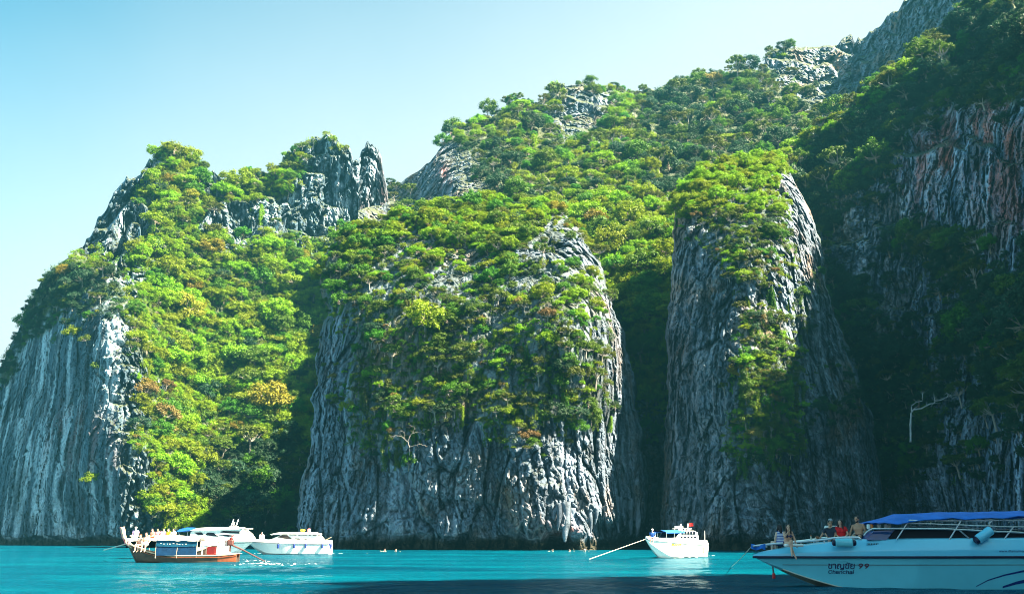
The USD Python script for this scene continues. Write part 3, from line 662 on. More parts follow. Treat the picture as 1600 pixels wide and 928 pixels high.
# low ground cover: tufts of leaves close to the rock
tuft = {}
for k_, lf in (('lime', 'leaf_lime'), ('green', 'leaf_green'), ('olive', 'leaf_olive'), ('dark', 'leaf_dark')):
    g = np.random.default_rng(len(k_)); c = g.normal(size=(7, 3)) * [.55, .55, .18] + [0, 0, .12]
    tuft[k_] = (leaves(g, c, np.full(7, .42), 34, .10, .8), lf)

def quat_from(n_, rotz, tilt):
    """upright, leaning a little away from the rock"""
    up = np.array([0, 0, 1.0]) * (1 - tilt) + n_ * tilt; up /= np.linalg.norm(up)
    q1 = Gf.Rotation(Gf.Vec3d(0, 0, 1), Gf.Vec3d(*up)) if up[2] < .9999 else Gf.Rotation(Gf.Vec3d(0, 0, 1), 0)
    q = (Gf.Rotation(Gf.Vec3d(0, 0, 1), float(rotz)) * q1).GetQuat()
    return Gf.Quath(q.GetReal(), Gf.Vec3h(*q.GetImaginary()))

def instancer(name, protos, places, kindtext):
    """protos: {key: [(part, mesh, look)]}; places: (key, pos, quat, scale3)"""
    pi = UsdGeom.PointInstancer.Define(stage, f'/World/{name}')
    keys = list(protos)
    for k in keys:
        b = f'/World/{name}/{k}'
        UsdGeom.Xform.Define(stage, b)
        for part, mesh, lk in protos[k]: usdkit.mesh(stage, f'{b}/{part}', mesh, LOOK[lk])
    pi.CreatePrototypesRel().SetTargets([Sdf.Path(f'/World/{name}/{k}') for k in keys])
    pi.CreateProtoIndicesAttr(Vt.IntArray([keys.index(p[0]) for p in places]))
    pi.CreatePositionsAttr(Vt.Vec3fArray.FromNumpy(np.array([p[1] for p in places], np.float32)))
    pi.CreateOrientationsAttr(Vt.QuathArray([p[2] for p in places]))
    pi.CreateScalesAttr(Vt.Vec3fArray.FromNumpy(np.array([p[3] for p in places], np.float32)))
    return tag(pi, kind='stuff', **kindtext)

def cover(m, count, mixer, rmin, rmax):
    ny, nx = m.px.shape
    area = np.abs(np.gradient(m.px, axis=1) * np.gradient(m.py, axis=0))
    w = np.clip(m.vn * .7 + m.veg * .5, 0, 1) * area * (m.vn > .25) * (m.p[..., 2] > 2.4) * (m.px > -40) * (m.px < 1660) * (m.py > -50)
    cdf = np.cumsum(w.ravel()); cdf /= cdf[-1]
    idx = np.unique(np.searchsorted(cdf, rng.random(count)))
    ok = ~hidden(m, m.px.ravel()[idx], m.py.ravel()[idx] - 6)
    idx = idx[ok]
    out = []
    for i in idx:
        k = mixer(m.px.ravel()[i], m.py.ravel()[i], rng.random(), None).split('_')[0]
        k = k if k in tuft else 'olive'
        s = rng.uniform(rmin, rmax)
        out.append((k, m.p.reshape(-1, 3)[i], quat_from(m.n.reshape(-1, 3)[i], rng.uniform(0, 360), .6), (s, s, s * .9)))
    return out
COVER = cover(left_hill, 3600, mix_left, .8, 1.7) + cover(centre, 900, mix_centre, .4, .95) + cover(pillar, 800, mix_pillar, .4, .9) + cover(back_hill, 3800, mix_back, .9, 1.9) + cover(right_wall, 1900, mix_right, .8, 1.6)
instancer('ground_cover', {k: [('leaves', m_, lf)] for k, (m_, lf) in tuft.items()}, COVER, dict(label='low leafy creepers and scrub clinging to the limestone cliffs', cat='ground cover'))
# ------------------------------------------------------------------ the 300 plants that show largest are things; the rest are one stand
PLACES = [(40, 480, "on the left hill's outer skyline"), (110, 410, 'above the grey streaked left cliff'), (150, 540, 'on the shaded left cliff face'), (262, 250, "around the left hill's peak"), (200, 370, 'below the rocky left shoulder'),
          (335, 300, 'in the saddle left of the needles'), (430, 285, 'just left of the needle crag'), (515, 225, 'on top of the needle crag'), (480, 400, 'under the needle crag'), (270, 350, 'high on the left hill'), (380, 400, 'below the pale ledge on the left hill'),
          (250, 470, 'beside the sunlit edge of the left cliff'), (340, 520, 'mid-slope on the left hill'), (430, 500, 'mid-slope near the middle cliff'), (260, 620, 'low by the pale rock edge'), (350, 630, 'low on the bright left slope'), (450, 630, 'low beside the middle cliff'),
          (260, 760, 'by the water behind the long-tail boat'), (350, 770, 'in the dark grove behind the cruiser'), (450, 760, 'in the shaded gully beside the middle cliff'),
          (560, 380, "on the middle cliff's left shoulder"), (660, 340, 'on the left crest of the middle cliff'), (740, 340, 'on the top of the middle cliff'), (850, 340, 'on the right crest of the middle cliff'), (560, 470, 'high on the left of the middle cliff'), (660, 450, 'upper left of the middle cliff'), (750, 450, 'upper middle of the middle cliff'),
          (860, 450, 'among white rock right of the middle cliff'), (560, 600, "on the middle cliff's left flank"), (650, 580, 'halfway down the middle cliff'), (750, 580, 'halfway down the right of the middle cliff'), (880, 580, 'on the sunlit right face of the middle cliff'), (640, 680, "in the middle cliff's lowest clump"), (830, 700, "low on the middle cliff's right side"), (970, 600, 'on the shaded flank by the cleft'),
          (1110, 270, 'on the left of the pillar top'), (1200, 260, 'on the right of the pillar top'), (1100, 330, 'under the crown of the pillar'), (1190, 340, 'upper middle of the pillar'), (1180, 430, "halfway on the pillar's front"), (1250, 420, "on the pillar's sunlit right edge"), (1200, 560, 'in the middle of the pillar'), (1180, 660, "in the pillar's lower clump"), (1300, 600, "on the pillar's shaded right side"), (1090, 700, 'low on the left of the pillar'),
          (650, 290, 'in the notch behind the needles'), (730, 240, "at the ridge's left end"), (800, 190, "on the left of the long ridge"), (800, 280, 'on the slope behind the middle cliff'), (900, 160, 'around the grey ridge outcrop'), (900, 260, 'on the wooded slope below the outcrop'), (980, 200, 'right of the grey ridge outcrop'), (960, 300, 'on the bright slope above the cleft'), (940, 380, 'on the bright spur right of the middle cliff'), (1010, 440, 'on the bright spur left of the pillar'), (1010, 600, 'deep in the dark cleft'),
          (1080, 150, 'on the middle of the long ridge'), (1060, 240, 'on the slope left of the pillar top'), (1160, 140, 'on the ridge above the pillar'), (1180, 210, 'just above the pillar'), (1240, 110, 'around the right ridge crags'), (1290, 200, 'below the right ridge crags'),
          (1250, 240, 'at the foot of the shaded spur crest'), (1340, 160, 'on the spur crest right of the pillar'), (1430, 90, 'high on the spur crest'), (1520, 40, 'at the top right corner'), (1330, 290, 'in the shade right of the pillar top'), (1400, 220, 'above the dark right wall'), (1500, 170, 'over the red streaked rock'), (1580, 120, 'at the right edge above the red rock'),
          (1420, 370, 'mid-way on the dark right wall'), (1510, 400, 'below the red streaked rock'), (1590, 450, 'at the right edge, half height'), (1330, 450, 'beside the shaded flank of the pillar'), (1400, 560, 'above the white bare tree'), (1520, 560, 'right of the white bare tree'), (1380, 660, 'left of the white bare tree'), (1470, 700, 'below the white bare tree'), (1560, 680, 'above the corner rock at right'), (1500, 780, 'over the canopy of the near boat')]
PLANTS.sort(key=lambda d: -d['s'])
def place_tree(d, label, group, cat=None):
    name = d['kind']
    x = UsdGeom.Xform.Define(stage, numbered(f'/World/{name}'))
    x.AddTranslateOp().Set(Gf.Vec3d(*map(float, d['pos'])))
    x.AddOrientOp(UsdGeom.XformOp.PrecisionHalf).Set(quat_from(d['n'], d['rotz'], d.get('tilt', .12)))
    x.AddScaleOp().Set(Gf.Vec3f(d['r'], d['r'], d['r'] * d['sq']))
    p = x.GetPrim()
    p.GetReferences().AddInternalReference(kind_class(d['kind'])); p.SetInstanceable(True)
    return tag(p, label, cat or name.split('_')[1], group)
REST, PICKED, fam = [], [], {}
for d in PLANTS:
    if len(PICKED) < 288 and 6 < d['px'] < 1594 and d['py'] > 6:
        PICKED.append(d)
        k = int(np.argmin([(a - d['px']) ** 2 + (b - d['py']) ** 2 for a, b, _ in PLACES]))
        fam.setdefault((d['kind'], k), []).append(d)
    else: REST.append(d)
ORD = ['', 'second', 'third', 'fourth', 'fifth', 'sixth', 'seventh', 'eighth', 'ninth', 'tenth']
WHERE = {'hill_left': 'trees on the left hill', 'cliff_centre': 'plants on the middle cliff', 'rock_pillar': 'plants on the rock pillar', 'hillside': 'trees on the hillside behind', 'cliff_right': 'trees on the shaded right wall'}
for (kind, k), ds in fam.items():
    what = f"{KINDS[kind][3]} {kind.split('_')[1]}"
    ds.sort(key=lambda d: d['px'])
    for i, d in enumerate(ds):
        if len(ds) == 1: lb = f'{what} {PLACES[k][2]}'
        elif i == 0: lb = f'leftmost {what} {PLACES[k][2]}'
        elif i == len(ds) - 1: lb = f'rightmost {what} {PLACES[k][2]}'
        else: lb = f'{what}, {ORD[min(i, 9)]} from left, {PLACES[k][2]}'
        place_tree(d, lb, WHERE[d['mass']])
instancer('distant_wood', {k: [('crown', LEAFM[k][0], KINDS[k][0]), ('trunk', LEAFM[k][1], KINDS[k][1])] for k in KINDS},
          [(d['kind'], d['pos'], quat_from(d['n'], d['rotz'], .12), (d['r'], d['r'], d['r'] * d['sq'])) for d in REST],
          dict(label='mass of smaller trees and shrubs covering the steep hillsides', cat='woodland'))

# plants that the photograph singles out
BYNAME = {m.name: m for m in MASSES}
def on(mass, px, py):
    m = BYNAME[mass]; i = np.argmin((m.px - px) ** 2 + (m.py - py) ** 2)
    return m.p.reshape(-1, 3)[i], m.n.reshape(-1, 3)[i]
for kind, mass, px, py, r, lb in (
        ('lime_shrub', 'hill_left', 118, 520, 2.1, 'lone sunlit shrub high on the shaded streaked cliff, left of its edge'), ('olive_shrub', 'hill_left', 140, 532, 1.6, 'small olive shrub just right of the lone sunlit shrub'),
        ('olive_shrub', 'hill_left', 152, 572, 2.0, 'round olive shrub halfway down the right side of the streaked cliff'), ('lime_shrub', 'hill_left', 146, 744, 1.8, 'pale shrub jutting from the streaked cliff above the long-tail prow'),
        ('yellow_tree', 'hill_left', 282, 490, 4.2, 'big golden yellow tree on the upper bright slope of the left hill'), ('yellow_tree', 'hill_left', 415, 635, 4.8, 'big golden yellow tree low on the bright slope beside the middle cliff'),
        ('lime_tree', 'hill_left', 432, 505, 4.4, 'large round yellow-green tree halfway up near the middle cliff'), ('rust_tree', 'hill_left', 248, 655, 3.2, 'rusty brown tree by the pale rock edge low on the left hill'),
        ('lime_tree', 'cliff_centre', 665, 512, 3.0, 'large round yellow-green tree at the centre of the middle cliff'), ('yellow_tree', 'rock_pillar', 1148, 588, 1.5, 'yellow tufted shrub on the shaded front of the pillar'),
        ('lime_tree', 'cliff_centre', 1000, 300, 1.0, '') if False else ('lime_shrub', 'rock_pillar', 1165, 565, 1.2, 'bright green tuft above the yellow shrub on the pillar')):
    q, n = on(mass, px, py)
    place_tree(dict(kind=kind, pos=q + n * r * .35 - [0, 0, .35 * r], r=r, sq=1.0, rotz=px % 360, n=n, tilt=.25), lb, None)

def bare_tree(name, label, root, branches, look_, r0):
    """a leafless tree: trunk and limbs given as picture points with distances"""
    t = thing(name, label, 'tree', root)
    for k, (pp, ra, rb) in enumerate(branches):
        P = np.array([at(*q) for q in pp]) - root
        s = np.linspace(0, 1, len(P)); q = np.linspace(0, 1, 5 * len(P))
        P = np.stack([np.interp(q, s, P[:, c]) for c in range(3)], -1)
        P += (fbm(P * 1.5 + k, 2, k) - .5)[:, None] * .12
        w_ = .42 * np.linspace(ra, rb, len(P)) * (1 + .5 * (noise(P * 2.5, 9 + k) - .5))
        br = obj('trunk' if k == 0 else 'branch', tube(P, w_, 7), look_, t, True)
        g = np.random.default_rng(k + 31)
        for _ in range(2 if k == 0 else 7):           # fine twigs
            i = g.integers(len(P) // 3, len(P)); d = g.normal(size=3) * [1, .6, .9] + [0, 0, .5]; d /= np.linalg.norm(d); ln = g.uniform(.35, 1.0) * (3.2 * ra + .35)
            q_ = P[i] + d * ln * np.array([[0.0], [.5], [1.0]]) + np.array([[0, 0, 0], g.normal(size=3) * .08, g.normal(size=3) * .15])
            obj('twig', tube(q_, [w_[i] * .45, w_[i] * .3, w_[i] * .12], 5), look_, br)
plain('bleached_wood', (0.34, 0.36, 0.38), .9, var=.2, scale=5)
YT = 134.0
bare_tree('dead_tree', 'bleached white bare tree with forked branches against the dark right wall', at(1423, 690, YT), [
    ([(1423, 690, YT), (1422.5, 665, YT), (1423.5, 645, YT), (1427, 640, YT)], .36, .26), ([(1427, 640, YT), (1440, 638, YT), (1452, 631, YT - 1), (1460, 630, YT - 1), (1461, 624, YT - 1)], .26, .14),
    ([(1424, 642, YT), (1424, 634, YT), (1432, 628, YT), (1441, 626, YT), (1442, 612, YT)], .18, .09), ([(1461, 626, YT - 1), (1470, 625, YT - 1), (1478, 621, YT - 2), (1484, 619, YT - 2), (1493, 617, YT - 2)], .17, .07),
    ([(1479, 621, YT - 2), (1482, 616, YT - 2), (1478, 613, YT - 2)], .09, .05), ([(1484, 619, YT - 2), (1490, 622, YT - 2), (1494, 619, YT - 2)], .08, .04), ([(1460, 625, YT - 1), (1459, 614, YT - 1)], .08, .04)], 'bleached_wood', .3)
qq = on('cliff_centre', 636, 700)[0][1] - 2.2
bare_tree('bare_tree', 'spreading pale bare tree low on the front of the middle cliff', at(640, 706, qq), [
    ([(640, 712, qq + 1.5), (640, 700, qq), (637, 690, qq)], .14, .11), ([(637, 690, qq), (628, 682, qq), (618, 680, qq), (610, 683, qq)], .09, .04), ([(637, 690, qq), (642, 678, qq), (652, 674, qq), (664, 678, qq)], .09, .04),
    ([(633, 686, qq), (632, 676, qq - .5), (626, 672, qq)], .06, .03), ([(645, 677, qq), (648, 668, qq), (640, 664, qq)], .05, .025), ([(640, 698, qq), (655, 694, qq - .5), (668, 697, qq)], .07, .03), ([(656, 676, qq), (662, 670, qq), (672, 672, qq)], .045, .02)], 'pale_bark', .1)

# dripstone hanging over the cave mouth: parts of the middle cliff
for k, (px_, ty, by, w) in enumerate(((884, 790, 846, 15), (894, 800, 838, 8), (905, 786, 822, 7), (914, 790, 812, 6), (922, 792, 832, 8), (931, 790, 818, 6), (944, 796, 812, 5), (955, 792, 806, 5), (966, 782, 832, 9), (975, 788, 820, 6), (984, 786, 836, 12), (995, 784, 838, 12), (873, 792, 828, 9), (1001, 790, 824, 6))):
    q, n = on('cliff_centre', px_, ty)
    Y_ = q[1] + .1; sc_ = Y_ / 1553; rr = w * sc_ * .5
    n_ = 12; s = np.linspace(0, 1, n_)
    P = at(px_ + 1.5 * np.sin(s * 5 + k), ty - 6 + (by - ty + 6) * s, Y_) + np.stack([0 * s, (fbm(np.stack([s * 4, s * 0 + k, s * 0], -1), 2, k) - .5) * .5, 0 * s], -1)
    m_ = tube(P, rr * (1.15 - s ** 1.6 * .85) * (1 + .35 * (noise(np.stack([s * 7, s * 0 + k, s * 0], -1), 3) - .5)), 9)
    pr = obj('stalactite', m_, 'grey_limestone', centre.prim, True)
    UsdGeom.PrimvarsAPI(pr).CreatePrimvar('stain', Sdf.ValueTypeNames.Float3Array, 'vertex').Set(Vt.Vec3fArray([Gf.Vec3f(0, 0, 0)] * len(m_[0])))
# ------------------------------------------------------------------ boats: looks and building blocks
plain('white_paint', (0.80, 0.80, 0.79), .28, var=.05, scale=2.0, coat=.3)
plain('cream_paint', (0.70, 0.66, 0.55), .4, var=.08)
plain('pale_turquoise_paint', (0.15, 0.57, 0.68), .25, var=.05, scale=1.2, coat=.4)  # white hull and fender, the teal of the shade put into their colour
plain('pale_blue_paint', (0.17, 0.62, 0.84), .25, var=.05, scale=1.2, coat=.4)  # white upper works with bluish shade put into the colour; also a blue fender
plain('navy_rubber', (0.008, 0.012, 0.045), .5)
plain('navy_paint', (0.010, 0.030, 0.17), .35)
plain('dark_lettering', (0.008, 0.016, 0.09), .5)
plain('maroon_lettering', (0.10, 0.008, 0.04), .5)
plain('gold_lettering', (0.40, 0.36, 0.04), .5)
plain('blue_canvas', (0.012, 0.16, 0.60), .8, var=.25, scale=1.5, bump=.3)
plain('blue_tarp', (0.006, 0.13, 0.25), .6, var=.3, scale=2.5, bump=.3)
plain('deep_blue_tarp', (0.005, 0.06, 0.17), .6, var=.3, scale=2.5, bump=.3)
plain('white_canvas', (0.80, 0.79, 0.76), .8, var=.06)
plain('bilge_brown', (0.17, 0.20, 0.16), .6, var=.4, scale=2.0)
plain('dark_glass', (0.006, 0.010, 0.018), .08, spec=.6)
plain('blue_glass', (0.012, 0.07, 0.22), .10, spec=.6)
plain('cabin_dark', (0.012, 0.016, 0.022), .8)
plain('steel', (0.72, 0.72, 0.74), .28, metallic=.85, var=.05)
plain('white_rope', (0.55, 0.50, 0.42), .9, var=.3, scale=20)
plain('red_plastic', (0.60, 0.03, 0.03), .5)
plain('orange_cloth', (0.75, 0.22, 0.05), .8)
plain('yellow_plastic', (0.75, 0.58, 0.02), .5)
plain('hull_wood', (0.060, 0.034, 0.022), .55, var=.45, scale=3.0, bump=.4)
plain('red_wood', (0.26, 0.065, 0.022), .5, var=.35, scale=3.0, bump=.3)
plain('pale_wood', (0.55, 0.42, 0.30), .6, var=.2, scale=3.0)
plain('pink_cloth', (0.75, 0.22, 0.27), .8)
plain('engine_iron', (0.10, 0.035, 0.03), .5, var=.4, scale=8, bump=.3)
plain('grey_plastic', (0.12, 0.13, 0.15), .5)

def slab(poly, y0, y1):
    """polygon in x, z, thick along y"""
    m = trimesh.creation.extrude_polygon(Polygon(poly), abs(y1 - y0), engine='earcut')
    v = np.array(m.vertices); v = np.stack([v[:, 0], min(y0, y1) + v[:, 2], v[:, 1]], -1)
    return v, np.array(m.faces)[:, ::-1]

def plate(poly, z0, z1):
    m = trimesh.creation.extrude_polygon(Polygon(poly), z1 - z0, engine='earcut')
    v = np.array(m.vertices); v[:, 2] += z0
    return v, np.array(m.faces)

def box(cx, cy, cz, sx, sy, sz):
    m = trimesh.creation.box([sx, sy, sz]); m.apply_translation([cx, cy, cz])
    return np.array(m.vertices), np.array(m.faces)

def rounded(cx, cy, cz, sx, sy, sz, r):
    o = [[a * (sx / 2 - r), b * (sy / 2 - r), c * (sz / 2 - r)] for a in (-1, 1) for b in (-1, 1) for c in (-1, 1)]
    s = manifold3d.Manifold.sphere(r, 12)
    m = manifold3d.Manifold.batch_hull([s.translate(q) for q in o]).translate([cx, cy, cz]).to_mesh()
    return m.vert_properties[:, :3], m.tri_verts

def capsule(a, b, r, sides=12, ends=.35):
    a, b = np.array(a, float), np.array(b, float); d = (b - a) / np.linalg.norm(b - a)
    t = np.array([-ends, -ends * .75, 0, 0, 0, ends * .75, ends]) * r; k = [.35, .8, 1, 1, 1, .8, .35]
    pts = [a + d * t[0], a + d * t[1], a, (a + b) / 2, b, b + d * t[5], b + d * t[6]]
    return tube(pts, np.array(k) * r, sides)

def grid_faces(ny, nx):
    i = np.arange(ny * nx).reshape(ny, nx)
    return np.concatenate([np.stack([i[:-1, :-1], i[1:, :-1], i[1:, 1:]], -1).reshape(-1, 3), np.stack([i[:-1, :-1], i[1:, 1:], i[:-1, 1:]], -1).reshape(-1, 3)])

class Hull:
    """a planing hull; x forward (stern at 0, stem head at L), y to port, z up from the water"""
    def __init__(s, L, beam, z_stern, z_bow, draft=.35, u0=.68, p=1.6, fine=2.2, start=.45, chine=.30):
        s.L, s.beam, s.z0, s.z1, s.draft, s.u0, s.p, s.fine, s.start, s.cf = L, beam, z_stern, z_bow, draft, u0, p, fine, start, chine
    def sheer(s, u): return s.z0 + (s.z1 - s.z0) * np.asarray(u, float) ** 2
    def half(s, u): return s.beam / 2 * (1 - np.clip((np.asarray(u, float) - s.start) / (1 - s.start), 0, 1) ** s.fine) * (.94 + .06 * np.clip(u / .3, 0, 1))
    def keel(s, u):
        u = np.asarray(u, float)
        return -s.draft + (s.z1 + s.draft) * np.clip((u - s.u0) / (1 - s.u0), 0, 1) ** s.p
    def chine(s, u):
        k, z = s.keel(u), s.sheer(u)
        b = s.half(u) * (.90 - .38 * np.clip((np.asarray(u, float) - .4) / .6, 0, 1) ** 1.2)
        return b, k + (z - k) * s.cf
    def side(s, u, z):
        """half breadth of the topside at height z"""
        bc, zc = s.chine(u); B = s.half(u); zs = s.sheer(u)
        t = np.clip((z - zc) / np.maximum(zs - zc, 1e-6), 0, 1)
        return bc + (B - bc) * t ** (1 + .5 * np.clip((u - .5) / .5, 0, 1))
    def mesh(s, n=64):
        u = 1 - (1 - np.linspace(0, 1, n)) ** 1.35
        rows = []
        for k in (0, .5, 1):                       # bottom
            bc, zc = s.chine(u); kz = s.keel(u)
            rows.append(np.stack([u * s.L, bc * k, kz + (zc - kz) * k], -1))
        for t in np.linspace(0, 1, 9)[1:]:
            bc, zc = s.chine(u); z = zc + (s.sheer(u) - zc) * t
            rows.append(np.stack([u * s.L, s.side(u, z), z], -1))
        port = np.array(rows); star = port[::-1] * [1, -1, 1]
        V = np.concatenate([star[:-1], port]); F = grid_faces(*V.shape[:2])
        nr, nc = V.shape[:2]; Vf = V.reshape(-1, 3)
        tr = np.arange(nr) * nc                       # transom
        c = len(Vf); Vf = np.vstack([Vf, Vf[tr].mean(0)])
        F = np.vstack([F, np.stack([tr[:-1], tr[1:], np.full(nr - 1, c)], -1)])
        return Vf, F
    def band(s, h, inset, n=64, u_a=0.0, u_b=1.0, cap=None):
        """upper works above the sheer: h(u) high, leaning in; cap = width of the side deck on top"""
        u = np.linspace(u_a, u_b, n)
        B = s.half(u); z = s.sheer(u); hh = np.array([h(q) for q in u])
        prof = [(0, 0), (.02, .30), (.045, .40), (.5, .92), (.7, 1.0)]
        rows = [np.stack([u * s.L, np.maximum(B - inset * a * np.minimum(1, hh / .3), 0), z + hh * b + .012], -1) for a, b in prof]
        if cap is not None:
            w = np.minimum(cap, B * .98)
            rows.append(np.stack([u * s.L, np.maximum(B - inset * .7 - w, 0), z + hh + .03], -1))
            rows.append(np.stack([u * s.L, np.maximum(B - inset * .7 - w - .03, 0), z + hh * .2], -1))
        port = np.array(rows)
        star = port * [1, -1, 1]
        f1, f2 = grid_faces(*port.shape[:2]), grid_faces(*port.shape[:2])[:, ::-1]
        return join([(port.reshape(-1, 3), f1), (star.reshape(-1, 3), f2)])
    def rail(s, dz=0.0, out=.02, r=.03, n=60, u_a=0.0, u_b=1.0):
        u = np.linspace(u_a, u_b, n)
        return [tube(np.stack([u * s.L, sg * (s.half(u) + out), s.sheer(u) + dz], -1), r, 6) for sg in (-1, 1)]
    def floor(s, z, u_a, u_b, inset, n=40):
        u = np.linspace(u_a, u_b, n); b = np.maximum(s.half(u) - inset, .01); zz = np.broadcast_to(z if np.ndim(z) else float(z), (n,)) if not callable(z) else np.array([z(q) for q in u])
        V = np.concatenate([np.stack([u * s.L, b, zz], -1), np.stack([u * s.L, -b, zz], -1)])
        i = np.arange(n - 1)
        return V, np.concatenate([np.stack([i, i + n, i + n + 1], -1), np.stack([i, i + n + 1, i + 1], -1)])

def wrap_side(h, flat, u_of_x, off=.010, sgn=1):
    """lays a flat lettering mesh (x along the boat, y up, z outwards) on the hull's side"""
    v, f = flat
    v = np.array(v); m = trimesh.Trimesh(v, f, process=False)
    m = m.subdivide_to_size(.06, max_iter=6) if len(f) < 4000 else m
    v = np.array(m.vertices); x = v[:, 0]; z = v[:, 1]
    y = h.side(np.clip(x / h.L, 0, 1), z) + off + v[:, 2]
    return np.stack([x, sgn * y, z], -1), np.array(m.faces)

FONT_THAI = sorted(glob.glob('/opt/blender-*/*/datafiles/fonts/NotoSansThai*.woff2'))
def thai_mesh(text, height, depth=.004):
    """the boat's name in Thai letters"""
    from PIL import Image, ImageDraw, ImageFont
    from shapely import affinity, box as sbox, union_all
    font = ImageFont.truetype(FONT_THAI[0], 96)
    try: font.set_variation_by_axes([100, 700])
    except Exception: pass
    im = Image.new('L', (900, 220)); ImageDraw.Draw(im).text((20, 150), text, 255, font, anchor='ls', stroke_width=3)
    on = np.pad(np.asarray(im) > 127, ((0, 0), (1, 1))).astype(np.int8)
    rows, st = np.nonzero(np.diff(on, axis=1) == 1); en = np.nonzero(np.diff(on, axis=1) == -1)[1]
    shape = union_all(sbox(st, 150 - rows - 1, en, 150 - rows)).buffer(.6).buffer(-.3).simplify(.6)
    sc = height / 58.0
    shape = affinity.affine_transform(shape, [sc, 0, 0, sc, -20 * sc, 0])
    return trimesh.util.concatenate([trimesh.creation.extrude_polygon(g, depth, engine='earcut') for g in getattr(shape, 'geoms', [shape])])

def fit(mesh, x0, x1, zb, zt=None, slant=0.0, mirror=True):
    """scales lettering to the span x0..x1 of the boat, baseline zb; boats that point left read from the bow"""
    v = np.array(mesh.vertices); w = v[:, 0].max() - v[:, 0].min()
    v[:, 0] = (v[:, 0] - v[:, 0].min()) / w
    h = v[:, 1] * 1.0
    if zt is not None: h = h * ((zt - zb) / h.max())
    x = v[:, 0] + slant * h / abs(x1 - x0)
    f = np.array(mesh.faces)
    out = np.stack([x0 + (x1 - x0) * x, zb + h, v[:, 2]], -1)
    return out, (f[:, ::-1] if x1 < x0 else f)
# ------------------------------------------------------------------ the near speedboat, bow to the left, running out of the picture on the right
YB = 34.3
NB = Hull(13.2, 2.7, 1.03, 1.00, draft=.4, u0=.69, p=1.55, fine=2.4, start=.42, chine=.17)
XBOW = float(at(1177, 869, YB)[0])
near = thing('speedboat', 'large white speedboat coloured blue for shade, with blue canopy, nearest on the right', 'speedboat', (XBOW + NB.L, YB, 0), 180)
def nb(px, py, ylocal=1.3):
    """picture point on the near side -> the boat's own x and z"""
    p = at(px, py, YB - ylocal); return XBOW + NB.L - p[..., 0], p[..., 2]
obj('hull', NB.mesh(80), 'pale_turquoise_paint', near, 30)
# dark painted bottom, a strip of it showing above the water towards the bow
u = np.linspace(.45, .93, 50); bc, zc = NB.chine(u)
st = [np.stack([u * NB.L, sg * (bc * k + .008), NB.keel(u) + (zc - NB.keel(u)) * k - .012], -1) for sg in (1,) for k in (0.02, .55, .98)]
bt = np.array(st)
obj('bottom_paint', join([(bt.reshape(-1, 3), grid_faces(*bt.shape[:2])), ((bt * [1, -1, 1]).reshape(-1, 3), grid_faces(*bt.shape[:2])[:, ::-1])]), 'bilge_brown', near, True)
obj('chine_strip', join([tube(np.stack([u * NB.L, sg * (bc + .015), zc - .02], -1), .02, 5) for sg in (1, -1)]), 'cream_paint', near)
GUN = lambda q: float(np.interp(q, [0, .3, .62, .73, .82, .9, .96, 1.0], [.60, .60, .585, .555, .45, .33, .19, .07]))
obj('deck_side', NB.band(GUN, .30, 80, cap=.34), 'pale_blue_paint', near, 40)
obj('foredeck', NB.floor(lambda q: float(NB.sheer(q)) + GUN(q) + .02, .86, .985, .5), 'pale_blue_paint', near)
obj('cockpit_floor', NB.floor(.62, .02, .87, .42), 'cream_paint', near)
for sg_mesh in NB.rail(-.01, .015, .045, 80): obj('rub_rail', sg_mesh, 'navy_rubber', near, True)
u = np.linspace(.1, .93, 60)
obj('hull_groove', tube(np.stack([u * NB.L, NB.side(u, NB.sheer(u) - .26) + .004, NB.sheer(u) - .26], -1), .012, 5), 'grey_plastic', near)
# lettering on the side
def letter(mesh, pxa, pxb, base, top, look_, name='lettering', slant=0.0):
    (xa, zb), (xb, _), (_, zt) = nb(pxa, base), nb(pxb, base), nb(pxa, top)
    fl = fit(mesh, xa, xb, zb, zt, slant)
    v, f = wrap_side(NB, fl, None)
    return obj(name, (v, f), look_, near)
letter(thai_mesh('ชาญชัย', .2), 1303.5, 1342.5, 888.5, 878.2, 'dark_lettering')
letter(meshkit.text_mesh('99', .2, .004, True), 1347.5, 1363.5, 888, 880.3, 'maroon_lettering', slant=.1)
letter(meshkit.text_mesh('Chanchai', .2, .004, True), 1304.5, 1342, 896.6, 890.8, 'dark_lettering', slant=.1)
rg = []
for r_, wds in enumerate(((2, 4), (3, 3, 2))):      # two short rows too small to read
    x = 1241.5
    for w_ in wds:
        a, z = nb(x, 880.2 + 3.4 * r_); b, _ = nb(x + w_ * .9, 0 + 880)
        rg.append(np.array([[a, z - .022, 0], [b, z - .022, 0], [b, z + .016, 0], [a, z + .016, 0]])); x += w_ * 1.25
qv = np.concatenate(rg); qf = np.concatenate([[[4 * i, 4 * i + 1, 4 * i + 2], [4 * i, 4 * i + 2, 4 * i + 3]] for i in range(len(rg))])
obj('registration', (np.stack([qv[:, 0], NB.side(qv[:, 0] / NB.L, qv[:, 2]) + .02, qv[:, 2]], -1), qf), 'dark_lettering', near)
# web address on the pale band, at the right
(xa, zb), (xb, _), (_, zt) = nb(1560, 862), nb(1606, 862), nb(1560, 858.6)
v, f = fit(meshkit.text_mesh('www.dtamarinaato', .1, .004), xa, xb, zb, zt)
obj('web_address', (np.stack([v[:, 0], NB.half(v[:, 0] / NB.L) - .001 + v[:, 2], v[:, 1]], -1), f), 'navy_paint', near)
